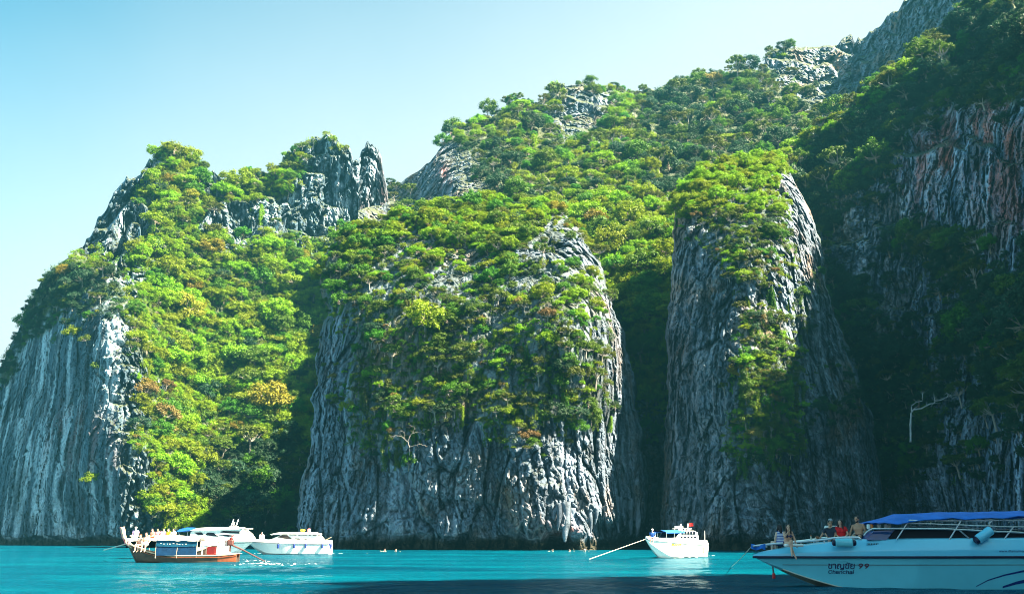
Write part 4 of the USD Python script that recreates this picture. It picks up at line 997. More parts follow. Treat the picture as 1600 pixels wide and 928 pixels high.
# swoosh stripes low on the side towards the stern
for (pts, wd) in (([(1527, 916), (1545, 906), (1570, 898), (1600, 891.5), (1640, 886)], 4.2), ([(1568, 917), (1590, 910), (1620, 904), (1650, 900)], 9.0)):
    P = np.array(pts, float); xs = np.linspace(P[0, 0], P[-1, 0], 40); ys = np.interp(xs, P[:, 0], P[:, 1])
    k = np.linspace(.35, 1, 40) * wd / 2
    rows = []
    for s_ in (-1, 0, 1):
        X, Z = nb(xs, ys + s_ * k); rows.append(np.stack([X, NB.side(np.clip(X / NB.L, 0, 1), Z) + .006, Z], -1))
    R = np.array(rows); obj('hull_stripe', (R.reshape(-1, 3), grid_faces(*R.shape[:2])), 'navy_paint', near, True)
# vent grille on the deck side
xv, zv = nb(1369, 849.5)
yv = float(NB.half(xv / NB.L)) - .10
vent = obj('vent', rounded(xv, yv, zv, .42, .05, .09, .02), 'pale_blue_paint', near)
for k in range(7): obj('vent_slot', box(xv - .165 + k * .055, yv + .026, zv, .026, .012, .05), 'cabin_dark', vent)
# cabin front, screen and tinted side
def yz(px, py, yl): X, Z = nb(px, py, yl); return X, yl, Z
for sg in (1, -1):
    q = [yz(1356, 843, 1.0 * sg), yz(1366, 829, .92 * sg), yz(1398, 827.5, .92 * sg), yz(1385, 843, 1.02 * sg)]
    V = np.array(q); V = np.concatenate([V, V - [0, .03 * sg, 0]])
    obj('windscreen_side', (V, np.array([[0, 1, 2], [0, 2, 3], [4, 6, 5], [4, 7, 6], [0, 4, 5], [0, 5, 1], [1, 5, 6], [1, 6, 2], [2, 6, 7], [2, 7, 3], [3, 7, 4], [3, 4, 0]])), 'blue_glass', near)
a, b = np.array(yz(1356, 843, 1.0)), np.array(yz(1366, 829, .92))
V = np.array([a, b, b * [1, -1, 1], a * [1, -1, 1]]); V = np.concatenate([V, V - [.03, 0, .02]])
obj('windscreen', (V, np.array([[0, 1, 2], [0, 2, 3], [4, 6, 5], [4, 7, 6], [0, 4, 5], [0, 5, 1], [1, 5, 6], [1, 6, 2], [2, 6, 7], [2, 7, 3], [3, 7, 4], [3, 4, 0]])), 'blue_glass', near)
for sg in (1, -1):
    x0, z0 = nb(1386, 843, 1.0); x1, z1 = nb(1399, 827, 1.0); xe = .9; z2 = nb(1600, 829, 1.0)[1]
    obj('side_curtain', slab([(x0, z0 - .06), (x1, z1), (xe, z2), (xe, z0 - .06)], .96 * sg, .985 * sg), 'cabin_dark', near)
# seats inside
for k in range(5): obj('bench', join([rounded(2.0 + 1.25 * k, 0, .95, .5, 1.5, .12, .05), rounded(1.75 + 1.25 * k, 0, 1.3, .12, 1.5, .6, .05)]), 'navy_paint', near)
# canopy frame
def rl(pts, r, yl): return tube([np.array(yz(px, py, yl)) for px, py in pts], r, 6)
for sg in (1, -1):
    w = 1.16 * sg
    obj('canopy_rail', rl([(1362, 826), (1400, 825), (1480, 826), (1560, 830), (1640, 833)], .032, w), 'steel', near, True)
    obj('canopy_rail', rl([(1418, 817), (1480, 819), (1560, 822), (1640, 824)], .026, w), 'steel', near, True)
    obj('canopy_rail', rl([(1420, 812.5), (1480, 813.5), (1560, 812.5), (1640, 813)], .024, w), 'steel', near, True)
    obj('canopy_rail', rl([(1418, 822), (1480, 823), (1560, 826), (1640, 828)], .016, w * .8), 'steel', near, True)
    for A, Bq in (((1401, 842.5), (1419, 814.5)), ((1483, 843), (1501, 814)), ((1517, 843), (1497, 826)), ((1567, 844.5), (1584, 822)), ((1544, 819), (1550, 813.5)), ((1640, 845), (1656, 818))):
        obj('canopy_post', rl([A, Bq], .026, w), 'steel', near, True)
    obj('canopy_post', rl([(1362, 826), (1355, 830), (1350, 836)], .028, w), 'steel', near, True)
for px_ in (1430, 1462, 1500, 1540, 1584, 1630):
    X, Z = nb(px_, 815, 1.16)
    th = np.linspace(0, math.pi, 17)
    obj('canopy_hoop', tube(np.stack([np.full(17, X), 1.16 * np.cos(th), Z + .13 * np.sin(th)], -1), .022, 6), 'steel', near, True)
# canopy: cloth drawn over the hoops, sagging between them, dipping to a peak in front
cx = np.array([1352, 1361, 1380, 1400, 1422, 1446, 1462, 1481, 1500, 1520, 1540, 1562, 1584, 1607, 1630, 1660])
top = np.array([816.5, 815, 809, 803, 802.6, 801.2, 800.0, 800.6, 799.6, 800.2, 799, 799.4, 798.2, 798.6, 797.8, 797.8])
low = np.array([817.4, 817, 816.6, 815.5, 811.5, 810.3, 810.0, 809.6, 809.2, 808.6, 808, 807.4, 806.8, 806.6, 806.2, 806])
th = np.linspace(-1, 1, 25); R = []
for k in range(len(cx)):
    X, zt = nb(cx[k], top[k], 0.0); _, zl = nb(cx[k], low[k], 1.2)
    zt = max(zt, zl + .02)
    fl = .03 * math.sin(k * 2.4)
    R.append(np.stack([np.full(25, X), 1.22 * th, zl + (zt - zl) * (1 - np.abs(th) ** 3.2) + .012 * np.sin(th * 9 + k) + fl * np.abs(th) ** 6], -1))
R = np.array(R); lowr = R - [0, 0, .018]
cv = join([(R.reshape(-1, 3), grid_faces(*R.shape[:2])), (lowr.reshape(-1, 3), grid_faces(*R.shape[:2])[:, ::-1])])
obj('canopy', cv, 'blue_canvas', near, 35)
# rolled orange and white life jackets stowed under the canopy front
for k, (px_, lk) in enumerate(((1357, 'white_canvas'), (1362, 'orange_cloth'), (1374, 'white_canvas'), (1384, 'white_canvas'), (1390, 'cream_paint'))):
    X, Z = nb(px_, 822.5, .5)
    tag(obj('life_jacket', (lambda m: (m[0] + [XBOW + NB.L - 2 * 0 - 0, YB, 0], m[1]))(tuple([rounded(-X, -.5, Z, .09, .16, .17, .035)[0], rounded(-X, -.5, Z, .09, .16, .17, .035)[1]])), lk),
        ['white life jacket under the canopy tip beside the shirtless man', 'orange life jacket hanging under the front of the blue canopy', 'white life jacket third from the canopy tip of the large speedboat',
         'white life jacket fourth from the canopy tip of the large speedboat', 'cream life jacket hanging furthest back under the canopy front'][k], 'life jacket', 'life jackets under the near canopy')
# bow rail
def rail_pt(px, py, inn=.0):
    X, Z = nb(px, py, 1.2); Y = max(float(NB.half(X / NB.L)) - .2, .05); return np.array([X, Y, nb(px, py, Y)[1]])
for sg in (1, -1):
    P = np.array([rail_pt(*q) for q in ((1190, 853), (1209, 850.5), (1250, 847), (1297, 842.5), (1311, 840), (1330, 839), (1347, 839), (1352, 842.5))]) * [1, sg, 1]
    obj('bow_rail', tube(P, .034, 8), 'steel', near, True)
    for px_, pt_, pb_ in ((1212, 850.5, 855), (1297, 842.5, 857), (1263, 846, 852)):
        obj('rail_post', tube(np.array([rail_pt(px_, pt_), rail_pt(px_, pb_)]) * [1, sg, 1], .02, 6), 'steel', near, True)

def world(X, Y, Z): return np.array([XBOW + NB.L - X, YB - Y, Z])
def nside(px, py, out=.0):
    X, Z = nb(px, py, 1.3); Y = float(NB.half(X / NB.L)) + out; Z = nb(px, py, Y)[1]; return world(X, Y, Z)
# fenders hang from the boat: things of their own
fa, fb = nside(1312, 847.5, .10), nside(1335, 847.5, .10)
fe = thing('fender', 'fat shade-tinted white fender lying along the gunwale between woman in red and shirtless man', 'fender', (fa + fb) / 2)
c0 = (fa + fb) / 2
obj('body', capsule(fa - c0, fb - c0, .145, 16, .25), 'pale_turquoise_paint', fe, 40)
obj('end_cap', capsule(fa - c0 - [.10, 0, 0], fa - c0 - [.03, 0, 0], .10, 12), 'navy_rubber', fe, 40)
obj('end_cap', capsule(fb - c0 + [.03, 0, 0], fb - c0 + [.10, 0, 0], .10, 12), 'navy_rubber', fe, 40)
fa, fb = nside(1527, 842, .02), nside(1546, 828, .02)
c0 = (fa + fb) / 2
fe = thing('fender', 'blue fender slung at a slant across the canopy rails', 'fender', c0)
obj('body', capsule(fa - c0, fb - c0, .155, 16, .25), 'pale_blue_paint', fe, 40)
d_ = (fb - fa) / np.linalg.norm(fb - fa)
obj('end_cap', capsule(fa - c0 - d_ * .10, fa - c0 - d_ * .02, .125, 12), 'navy_rubber', fe, 40)
obj('lanyard', tube([fb - c0, fb - c0 + [.05, .1, .3]], .012, 5), 'white_rope', fe)
# blue cloth over the bow rail
g_u, g_v = np.meshgrid(np.linspace(0, 1, 22), np.linspace(0, 1, 12)); 
P = np.array([nside(1188.5 + 21.5 * a, 850.2 + 8.0 * b * (.75 + .35 * abs(math.sin(a * 4.4))) - 1.2 * math.cos(a * 6.2) * (1 - b), -.02 + .05 * math.sin(a * 11) * b) for b, a in zip(g_v.ravel(), g_u.ravel())])
tag(obj('cloth', join([(P, grid_faces(12, 22)), (P + [0, .02, 0], grid_faces(12, 22)[:, ::-1])]), 'blue_canvas', None, True), 'crumpled royal blue cloth draped over the bow of the near speedboat', 'cloth')
# mooring rope and the small red float at the bow
A = nside(1190, 852); Bp = at(1143, 884.5, 56.5)
tag(obj('mooring_rope', tube([A + (Bp - A) * t - [0, 0, .05 * math.sin(t * math.pi)] for t in np.linspace(0, 1, 12)], .014, 6), 'white_rope'), 'pale rope running from the near speedboat bow down to the water', 'rope')
fl = thing('bow_float', 'small red float hanging on a dark line under the near bow', 'float', at(1209, 899, YB))
obj('line', tube([(0, 0, .08), (-.03, 0, .40)], .03, 6), 'grey_plastic', fl)
obj('ball', rounded(0, 0, 0, .11, .11, .20, .05), 'red_plastic', fl)
# ------------------------------------------------------------------ people
def skin(name, c):
    look(name, {'tc': ('texture_coordinate', {}), 'n': ('noise_texture', {'scale': 9.0, 'detail': 4.0}), 'r': ('rgb_ramp', {'ramp': [(.3, tuple(np.array(c) * .86)), (.7, tuple(np.array(c) * 1.06))]}),
         'p': ('principled_bsdf', {'roughness': .5, 'specular_ior_level': .35, 'subsurface_weight': .15, 'subsurface_scale': .01})},
         [('tc.object', 'n.vector'), ('n.fac', 'r.fac'), ('r.color', 'p.base_color')])
skin('skin_fair', (0.62, 0.36, 0.26)); skin('skin_tan', (0.46, 0.25, 0.16)); skin('skin_light', (0.66, 0.44, 0.34))
plain('hair_black', (0.012, 0.010, 0.010), .45, scale=30); plain('hair_brown', (0.045, 0.022, 0.014), .5, scale=30); plain('hair_red', (0.20, 0.06, 0.02), .5, scale=30)
plain('eye_dark', (0.02, 0.015, 0.012), .3); plain('lips', (0.42, 0.12, 0.11), .5)
plain('dark_tee', (0.018, 0.032, 0.050), .85, scale=12); plain('red_tee', (0.68, 0.012, 0.016), .85, scale=12); plain('black_shorts', (0.012, 0.013, 0.02), .85)
plain('navy_swim', (0.02, 0.03, 0.10), .7); plain('white_cloth', (0.78, 0.78, 0.76), .85); plain('grey_cap', (0.30, 0.34, 0.38), .85); plain('blue_cloth', (0.03, 0.12, 0.42), .85); plain('violet_cloth', (0.42, 0.34, 0.62), .85)
look('striped_cloth', {'g': ('texture_coordinate', {}), 'w': ('wave_texture', {'wave_type': 'bands', 'bands_direction': 'z', 'scale': 5.0}), 'r': ('rgb_ramp', {'ramp': [(.45, (0.02, 0.06, 0.42)), (.55, (0.72, 0.74, 0.80))]}),
     'p': ('principled_bsdf', {'roughness': .85})}, [('g.object', 'w.vector'), ('w.fac', 'r.fac'), ('r.color', 'p.base_color')])

def ball(c, r, seg=10):
    return manifold3d.Manifold.sphere(float(r), seg).translate([float(q) for q in c])
def bone(a, ra, b, rb, seg=10): return manifold3d.Manifold.batch_hull([ball(a, ra, seg), ball(b, rb, seg)])
def ellipsoid(c, r, seg=16): return manifold3d.Manifold.sphere(1.0, seg).scale([float(q) for q in r]).translate([float(q) for q in c])
def finish(parts, edge, it=8):
    m = manifold3d.Manifold.batch_boolean(parts, manifold3d.OpType.Add).refine_to_length(edge).to_mesh()
    t = trimesh.Trimesh(m.vert_properties[:, :3], m.tri_verts, process=True)
    trimesh.smoothing.filter_taubin(t, lamb=.5, nu=.52, iterations=it)
    return t

def rot(yaw=0, pitch=0, roll=0):
    a, b, c = map(math.radians, (yaw, pitch, roll))
    Rz = np.array([[math.cos(a), -math.sin(a), 0], [math.sin(a), math.cos(a), 0], [0, 0, 1]])
    Ry = np.array([[math.cos(b), 0, math.sin(b)], [0, 1, 0], [-math.sin(b), 0, math.cos(b)]])
    Rx = np.array([[1, 0, 0], [0, math.cos(c), -math.sin(c)], [0, math.sin(c), math.cos(c)]])
    return Rz @ Ry @ Rx

def person(label, loc, yaw, pose, skin_, hair, hair_len=0.0, top=None, bottom=None, sleeves=.5, legs_cloth=.0, hat=None, female=False, beard=False, group=None, fine=True, swimsuit=None, scale=1.0):
    """local frame: x where the chest faces, y to the person's left, z up; origin at the seat (or the feet's ground).
    pose: pelvis, chest, neck, head (points), hy/hp (head yaw, pitch), el/hl (left elbow, hand), er/hr, kl/al (left knee, ankle), kr/ar, foot direction fl/fr"""
    P = {k: np.array(v, float) if np.ndim(v) else v for k, v in pose.items()}
    w = .165 if female else .19
    up = P['neck'] - P['chest']; up /= np.linalg.norm(up)
    side = np.cross(up, [1, 0, 0]); side /= np.linalg.norm(side)
    tw = math.radians(P.get('twist', 0)); fw = np.cross(side, up); side = side * math.cos(tw) + fw * math.sin(tw)
    sl, sr = P['neck'] - up * .06 + side * w, P['neck'] - up * .06 - side * w
    hl_, hr_ = P['pelvis'] + [0, .085, 0], P['pelvis'] - [0, .085, 0]
    B = []
    waist = (P['pelvis'] + P['chest']) / 2
    B.append(manifold3d.Manifold.batch_hull([ball(P['chest'] + side * .09, .105), ball(P['chest'] - side * .09, .105), ball(sl - side * .05, .055), ball(sr + side * .05, .055), ball(P['neck'] - up * .03, .06)]))
    B.append(manifold3d.Manifold.batch_hull([ball(P['chest'] + side * .07, .10), ball(P['chest'] - side * .07, .10), ball(waist + side * .06, .09), ball(waist - side * .06, .09)]))
    B.append(manifold3d.Manifold.batch_hull([ball(waist + side * .06, .09), ball(waist - side * .06, .09), ball(hl_, .105), ball(hr_, .105)]))
    if female:
        fwd = np.cross(side, up)
        for s_ in (1, -1): B.append(ball(P['chest'] + side * .07 * s_ + fwd * .085 + up * .0, .06))
    B.append(bone(P['neck'] - up * .02, .055, P['head'] - [0, 0, .05], .05))
    RH = rot(P.get('hy', 0), P.get('hp', 0))
    H = P['head']
    def hp_(x, y, z): return H + RH @ np.array([x, y, z])
    def ell(c, r): return manifold3d.Manifold.sphere(1.0, 18).scale(r).transform(np.hstack([RH, np.array(hp_(*c))[:, None]]))
    B += [ell((-.005, 0, .02), (.098, .076, .108)), ell((.022, 0, -.058), (.066, .054, .062)), ell((.095, 0, -.012), (.022, .014, .030)), ell((.066, 0, -.072), (.030, .030, .020)), ell((.062, 0, .03), (.035, .052, .016))]
    for s_ in (1, -1): B.append(ell((.0, s_ * .078, -.002), (.020, .010, .030)))
    def arm(sh, el, ha, s_):
        B.append(bone(sh, .052, el, .040)); d = ha - el; d = d / np.linalg.norm(d)
        B.append(bone(el, .040, ha - d * .02, .027))
        spread = np.cross(d, [0, 0, 1.0]); spread = spread / (np.linalg.norm(spread) + 1e-9); nrm = np.cross(spread, d)
        palm = ha + d * .055
        B.append(manifold3d.Manifold.batch_hull([ball(ha, .026), ball(palm + spread * .026, .017), ball(palm - spread * .026, .017)]))
        if fine:
            for k, (o, ln) in enumerate(((-.030, .072), (-.010, .082), (.011, .076), (.031, .058))):
                a = palm + spread * o; b = a + d * ln * .5 - nrm * .008 * s_; c = b + d * ln * .45 - nrm * .022 * s_
                B.append(bone(a, .0095, b, .0088, 8)); B.append(bone(b, .0088, c, .0075, 8))
            a = ha + d * .02 - spread * .028 * s_; b = a + d * .03 - spread * .03 * s_; c = b + d * .028 - spread * .008 * s_
            B.append(bone(a, .012, b, .010, 8)); B.append(bone(b, .010, c, .008, 8))
    arm(sl, P['el'], P['hl'], 1); arm(sr, P['er'], P['hr'], -1)
    for hip, kn, an, ft in ((hl_, P['kl'], P['al'], P.get('fl')), (hr_, P['kr'], P['ar'], P.get('fr'))):
        B.append(bone(hip, .092, kn, .058)); B.append(manifold3d.Manifold.batch_hull([ball(kn, .056), ball(kn * .65 + an * .35 + [-.012, 0, 0], .054), ball(an, .036)]))
        f_ = np.array(ft if ft is not None else (.16, 0, -.05), float)
        B.append(manifold3d.Manifold.batch_hull([ball(an - f_ * .25, .032), ball(an + f_ * .55 + [0, 0, -.02], .034), ball(an + f_ + [0, 0, -.03], .022)]))
    body = finish(B, .022 if fine else .05, 8)
    t = thing('person', label, 'person', loc, yaw, group, None if scale == 1 else scale)
    bd = obj('body', body, skin_, t, True)
    # face
    if fine:
        for s_ in (1, -1): obj('eye', (lambda q: (q.vertices + hp_(.083, s_ * .031, .012), q.faces))(trimesh.creation.icosphere(1, .011)), 'eye_dark', bd)
        obj('mouth', (lambda q: (q.vertices * [.5, 2.2, .7] @ RH.T + hp_(.087, 0, -.062), q.faces))(trimesh.creation.icosphere(1, .011)), 'lips', bd)
    # hair: a cap, longer at the back, cut clear of the face
    if hair:
        hs = [ell((-.018, 0, .035), (.103, .086, .105))]
        if hair_len > 0:
            down = H + RH @ np.array([-.06, 0, -.02])
            hs.append(manifold3d.Manifold.batch_hull([ball(down, .085), ball(down + [-.02, .0, -hair_len], .055), ball(P['neck'] + np.array([-.07, 0, -hair_len * .3]), .06)]))
            for s_ in (1, -1):
                a = hp_(-.01, .078 * s_, .0); hs.append(bone(a, .036, a + np.array([.03, .015 * s_, -hair_len * 1.05]), .034)); hs.append(bone(hp_(.0, .05 * s_, .08), .045, a, .036))
        m = manifold3d.Manifold.batch_boolean(hs, manifold3d.OpType.Add)
        m = m - manifold3d.Manifold.batch_hull([ell((.10, 0, .0), (.06, .056, .055)), ell((.10, 0, -.11), (.07, .050, .05))])
        q = m.refine_to_length(.03).to_mesh(); q = trimesh.Trimesh(q.vert_properties[:, :3], q.tri_verts); trimesh.smoothing.filter_taubin(q, iterations=5)
        obj('hair', q, hair, t, True)
    if beard:
        obj('beard', finish([ell((.042, 0, -.085), (.056, .058, .040)), ell((.03, .045, -.06), (.03, .018, .04)), ell((.03, -.045, -.06), (.03, .018, .04))], .03, 3), 'hair_black', t, True)
    if hat:
        brim = [ell((-.005, 0, .07), (.108, .092, .075)), ell((.11, 0, .062), (.075, .065, .010))]
        obj('cap', finish(brim, .03, 3), hat, t, True)
    # clothes follow the body a centimetre outside it
    e = .014
    if top:
        C = [manifold3d.Manifold.batch_hull([ball(P['chest'] + side * .09, .105 + e), ball(P['chest'] - side * .09, .105 + e), ball(sl - side * .05, .055 + e), ball(sr + side * .05, .055 + e)]),
             manifold3d.Manifold.batch_hull([ball(P['chest'] + side * .07, .10 + e), ball(P['chest'] - side * .07, .10 + e), ball(waist + side * .06, .09 + e + .012), ball(waist - side * .06, .09 + e + .012)]),
             manifold3d.Manifold.batch_hull([ball(waist + side * .06, .09 + e + .012), ball(waist - side * .06, .09 + e + .012), ball(hl_ + [0, 0, .03], .105 + e), ball(hr_ + [0, 0, .03], .105 + e)])]
        if female: C += [ball(P['chest'] + side * .07 * s_ + np.cross(side, up) * .085, .06 + e) for s_ in (1, -1)]
        if sleeves > 0:
            for sh, el in ((sl, P['el']), (sr, P['er'])):
                C.append(bone(sh, .052 + e + .006, sh + (el - sh) * sleeves, .042 + e + .012))
        obj('top', finish(C, .03, 6), top, t, True)
    if swimsuit:
        fwd = np.cross(side, up)
        C = [ball(P['chest'] + side * .07 * s_ + fwd * .088 - up * .004, .062) for s_ in (1, -1)]
        C.append(manifold3d.Manifold.batch_hull([ball(P['chest'] + side * .095 - up * .03, .112), ball(P['chest'] - side * .095 - up * .03, .112)]) ^ manifold3d.Manifold.cube([1, 1, .04], True).translate([float(q) for q in (P['chest'] - up * .03)]))
        C.append(manifold3d.Manifold.batch_hull([ball(hl_ + [0, 0, .01], .108), ball(hr_ + [0, 0, .01], .108)]))
        obj('swimsuit', finish(C, .03, 2), swimsuit, t, True)
    if bottom:
        C = [manifold3d.Manifold.batch_hull([ball(hl_, .105 + e), ball(hr_, .105 + e), ball(P['pelvis'] + up * .07, .10 + e)])]
        for hip, kn in ((hl_, P['kl']), (hr_, P['kr'])): C.append(bone(hip, .092 + e + .006, hip + (kn - hip) * max(legs_cloth, .4), .07 + e + .012))
        obj('bottoms', finish(C, .035, 6), bottom, t, True)
    return t

SIT = dict(pelvis=(0, 0, .10), chest=(.02, 0, .40), neck=(.03, 0, .57), head=(.06, 0, .72), el=(.04, .25, .30), hl=(.20, .20, .16), er=(.04, -.25, .30), hr=(.20, -.20, .16),
           kl=(.44, .11, .14), al=(.48, .11, -.28), kr=(.44, -.11, .14), ar=(.48, -.11, -.28))
STAND = dict(pelvis=(0, 0, .92), chest=(.01, 0, 1.24), neck=(.01, 0, 1.42), head=(.04, 0, 1.57), el=(.02, .27, 1.10), hl=(.12, .27, .88), er=(.02, -.27, 1.10), hr=(.12, -.27, .88),
             kl=(.04, .10, .50), al=(0, .11, .09), kr=(.04, -.10, .50), ar=(0, -.11, .09))
def pose(base, **kw): return {**base, **kw}

def seat(px, py, Y): return at(px, py, Y)
# on the near boat (yaw: -90 faces the camera, 180 faces left)
person('woman in dark swimsuit sitting on the bow rail with crossed legs dangling over the side', seat(1231, 852, 33.75), -80,
       pose(SIT, chest=(.05, 0, .38), neck=(.08, 0, .55), head=(.12, 0, .69), hy=-12, hp=-4, er=(.20, -.20, .34), hr=(.24, -.05, .52), el=(.04, .27, .28), hl=(.12, .30, .05), kl=(.38, -.02, .17), al=(.50, -.10, -.24), kr=(.40, -.10, .09), ar=(.44, .02, -.32), fl=(.12, -.05, -.12), fr=(.12, .03, -.14)),
       'skin_fair', 'hair_black', .22, swimsuit='navy_swim', female=True, scale=.87)
person('dark-haired woman in blue and white striped top seated behind the woman on the bow', seat(1220.5, 852.5, 34.3), 112,
       pose(SIT, hy=10, hp=0, el=(.02, .25, .28), hl=(.06, .26, .03)), 'skin_light', 'hair_black', .10, top='striped_cloth', sleeves=.0, bottom='navy_swim', female=True, scale=.85)
person('man in dark t-shirt leaning on one straight arm beside the woman in red', seat(1302, 847, 34.6), -112,
       pose(SIT, pelvis=(0, 0, .10), chest=(.0, -.05, .40), neck=(.02, -.08, .57), head=(.05, -.08, .71), hy=25, er=(.02, -.36, .34), hr=(.04, -.52, .10), el=(.10, .12, .30), hl=(.26, .06, .18)), 'skin_tan', 'hair_black', 0, top='dark_tee', bottom='black_shorts', sleeves=.55, scale=.9)
person('person in grey cap half hidden behind the man in the dark t-shirt', seat(1299.5, 843.5, 35.3), -100, pose(SIT), 'skin_tan', None, 0, top='white_cloth', bottom='black_shorts', hat='grey_cap', scale=.87)
person('woman in red top with long black hair over her chest', seat(1315, 845.5, 34.5), -110,
       pose(SIT, hy=-10, hp=4, el=(.05, .26, .28), hl=(.22, .14, .16), er=(.06, -.22, .29), hr=(.24, -.06, .14)), 'skin_fair', 'hair_black', .30, top='red_tee', bottom='navy_swim', sleeves=.35, female=True, scale=.88)
person('person with reddish hair sitting low in the bow well behind the rail', seat(1281, 870.5, 34.9), 170, pose(SIT, hy=30, head=(.06, 0, .70), kl=(.40, .11, .22), al=(.36, .11, -.12), kr=(.40, -.11, .22), ar=(.36, -.11, -.12)), 'skin_light', 'hair_red', 0, top='blue_cloth', bottom='black_shorts', scale=.87)
person('shirtless bearded man in dark shorts sitting just ahead of the blue canopy', seat(1344, 843.5, 34.3), -125,
       pose(SIT, chest=(.02, -.02, .42), neck=(.03, -.04, .60), head=(.05, -.05, .76), hy=-5, er=(.06, -.30, .32), hr=(.16, -.36, .06), el=(.02, .26, .30), hl=(.18, .20, .12)), 'skin_tan', 'hair_black', 0, bottom='black_shorts', legs_cloth=.6, beard=True, scale=.92)
btl = thing('bottle', 'small clear drinks bottle standing on the bow deck behind the rail', 'bottle', seat(1267.6, 846.5, 34.5))
obj('body', trimesh.creation.revolve(np.array([(0, 0), (.032, 0), (.034, .02), (.034, .13), (.014, .18), (.013, .21), (0, .21)]), sections=12), 'cream_paint', btl, 40)
obj('cap', trimesh.creation.revolve(np.array([(0, .205), (.016, .205), (.016, .235), (0, .235)]), sections=12), 'orange_cloth', btl, 40)
tag(obj('towel', (lambda m: (m[0] + seat(1240, 851.5, 33.55), m[1]))(tuple(map(np.array, rounded(0, 0, 0, .62, .30, .10, .045)))), 'white_cloth'), 'white towel folded on the deck edge under the woman on the bow', 'towel')
# ------------------------------------------------------------------ the other boats
def boat_frame(name, label, cat, bow, stern_px, Y, length, left=True, group=None):
    """a boat lying broadside; bow given in the picture; returns the thing and picture->boat mapping for the side we see"""
    x = float(at(bow, 866, Y)[0])
    t = thing(name, label, cat, (x + length if left else x - length, Y, 0), 180 if left else 0, group)
    def m(px, py, yl=0.0):
        p = at(px, py, Y - yl)
        return (x + length - p[..., 0] if left else p[..., 0] - (x - length)), p[..., 2]
    return t, m
def pts(m, lst, yl=0.0): return [tuple(float(q) for q in m(a, b, yl)) for a, b in lst]
def sgn_pair(fn):
    for sg in (1, -1): fn(sg)

# -- white cruiser behind the long-tail boat, its bow to the right
W1 = Hull(8.3, 2.6, .95, 1.15, u0=.74, p=1.3, fine=2.4)
YA = 98.0
t, m = boat_frame('motor_cruiser', 'white motor cruiser with raked mast poles and blue stern awning, behind the long-tail boat', 'motor cruiser', 393, 275, YA, W1.L, left=False)
NS = -1.15                                   # the side towards the camera
obj('hull', W1.mesh(48), 'white_paint', t, 30)
obj('deck_side', W1.band(lambda q: .32 + .1 * q, .25, 48, cap=.3), 'white_paint', t, 40)
obj('deck', W1.floor(lambda q: float(W1.sheer(q)) + .30, 0.02, .97, .35), 'white_paint', t)
for r_ in W1.rail(0, .01, .03): obj('rub_rail', r_, 'grey_plastic', t)
cab = pts(m, [(300, 846), (303, 831), (310, 826), (330, 824), (372, 824.2), (383, 827), (391, 834), (397, 843), (397, 846)])
obj('cabin', slab(cab, -1.0, 1.0), 'white_paint', t)
rf = pts(m, [(302, 829), (314, 824.5), (345, 822.8), (376, 823), (384, 825.4), (372, 827), (316, 828.4)])
obj('roof', slab(rf, -1.12, 1.12), 'white_paint', t)
for lst in ([(343, 831), (348, 828.8), (374, 829.4), (374, 833.2), (346, 831.6)], [(341, 835), (352, 834.8), (369, 836), (356, 838)], [(303, 831.5), (314, 831), (318, 835), (309, 835.5)], [(320, 834.5), (324, 831.6), (333, 832), (341, 838), (324, 836)]):
    obj('window', slab(pts(m, lst, -NS), NS - .012 + .14, NS + .16), 'dark_glass', t)
    obj('window', slab(pts(m, lst, -NS), -NS + .012 - .14, -NS - .16), 'dark_glass', t)
aw = pts(m, [(281, 829.8), (286, 826.5), (297, 823.8), (312, 824.6), (308, 827.2), (297, 828.6), (284, 830.6)])
obj('stern_awning', slab(aw, -1.05, 1.05), 'blue_canvas', t)
for px_ in (284, 297): obj('awning_post', tube([np.array([*m(px_, 829), 0])[[0, 2, 1]] + [0, -.95, 0], np.array([*m(px_ + 3, 845), 0])[[0, 2, 1]] + [0, -.95, 0]], .025, 6), 'steel', t)
for a, b in (((361, 823.5), (365.5, 811)), ((368.5, 823.5), (373, 811)), ((364.5, 823), (367, 815))):
    A, B_ = m(*a), m(*b); obj('mast_pole', tube([(A[0], -.1, A[1]), (B_[0], -.1, B_[1])], .055, 6), 'white_paint', t)
A = m(380, 824.8); obj('mast_base', rounded(m(366, 822.5)[0], -.1, m(366, 822.5)[1], .75, .5, .12, .05), 'white_paint', t)
obj('sunshade', rounded(m(386, 825.5)[0], 0, m(386, 825.5)[1], .85, 1.4, .06, .025), 'white_canvas', t)
for px_ in (382, 391): obj('sunshade_post', tube([(m(px_, 825.5)[0], -.6, m(px_, 825.5)[1]), (m(px_, 841)[0], -.6, m(px_, 841)[1])], .02, 6), 'steel', t)

# -- white speedboat to the right of it, bow to the left, outboards at the right
W2 = Hull(8.6, 2.5, .98, 1.25, u0=.70, p=1.4, fine=2.3)
YC = 101.0
t, m = boat_frame('white_speedboat', 'white speedboat with hardtop, four blue fenders and blue outboards, right of the motor cruiser', 'speedboat', 384, 512, YC, W2.L, left=True)
obj('hull', W2.mesh(48), 'white_paint', t, 30)
obj('deck_side', W2.band(lambda q: .26 + .12 * float(sstep(1, .5, q)), .25, 48, cap=.3), 'white_paint', t, 40)
obj('deck', W2.floor(lambda q: float(W2.sheer(q)) + .30, 0.02, .97, .35), 'white_paint', t)
for r_ in W2.rail(0, .01, .03): obj('rub_rail', r_, 'grey_plastic', t)
cab = pts(m, [(427, 842), (434, 839), (442, 835.5), (500, 836.5), (508, 846), (506, 848), (427, 847)])
obj('cabin', slab(cab, -.95, .95), 'white_paint', t)
obj('roof', slab(pts(m, [(426, 834.3), (436, 832), (446, 830.6), (492, 831.2), (500, 833.2), (500, 834.6), (446, 834), (428, 835.4)]), -1.1, 1.1), 'white_paint', t)
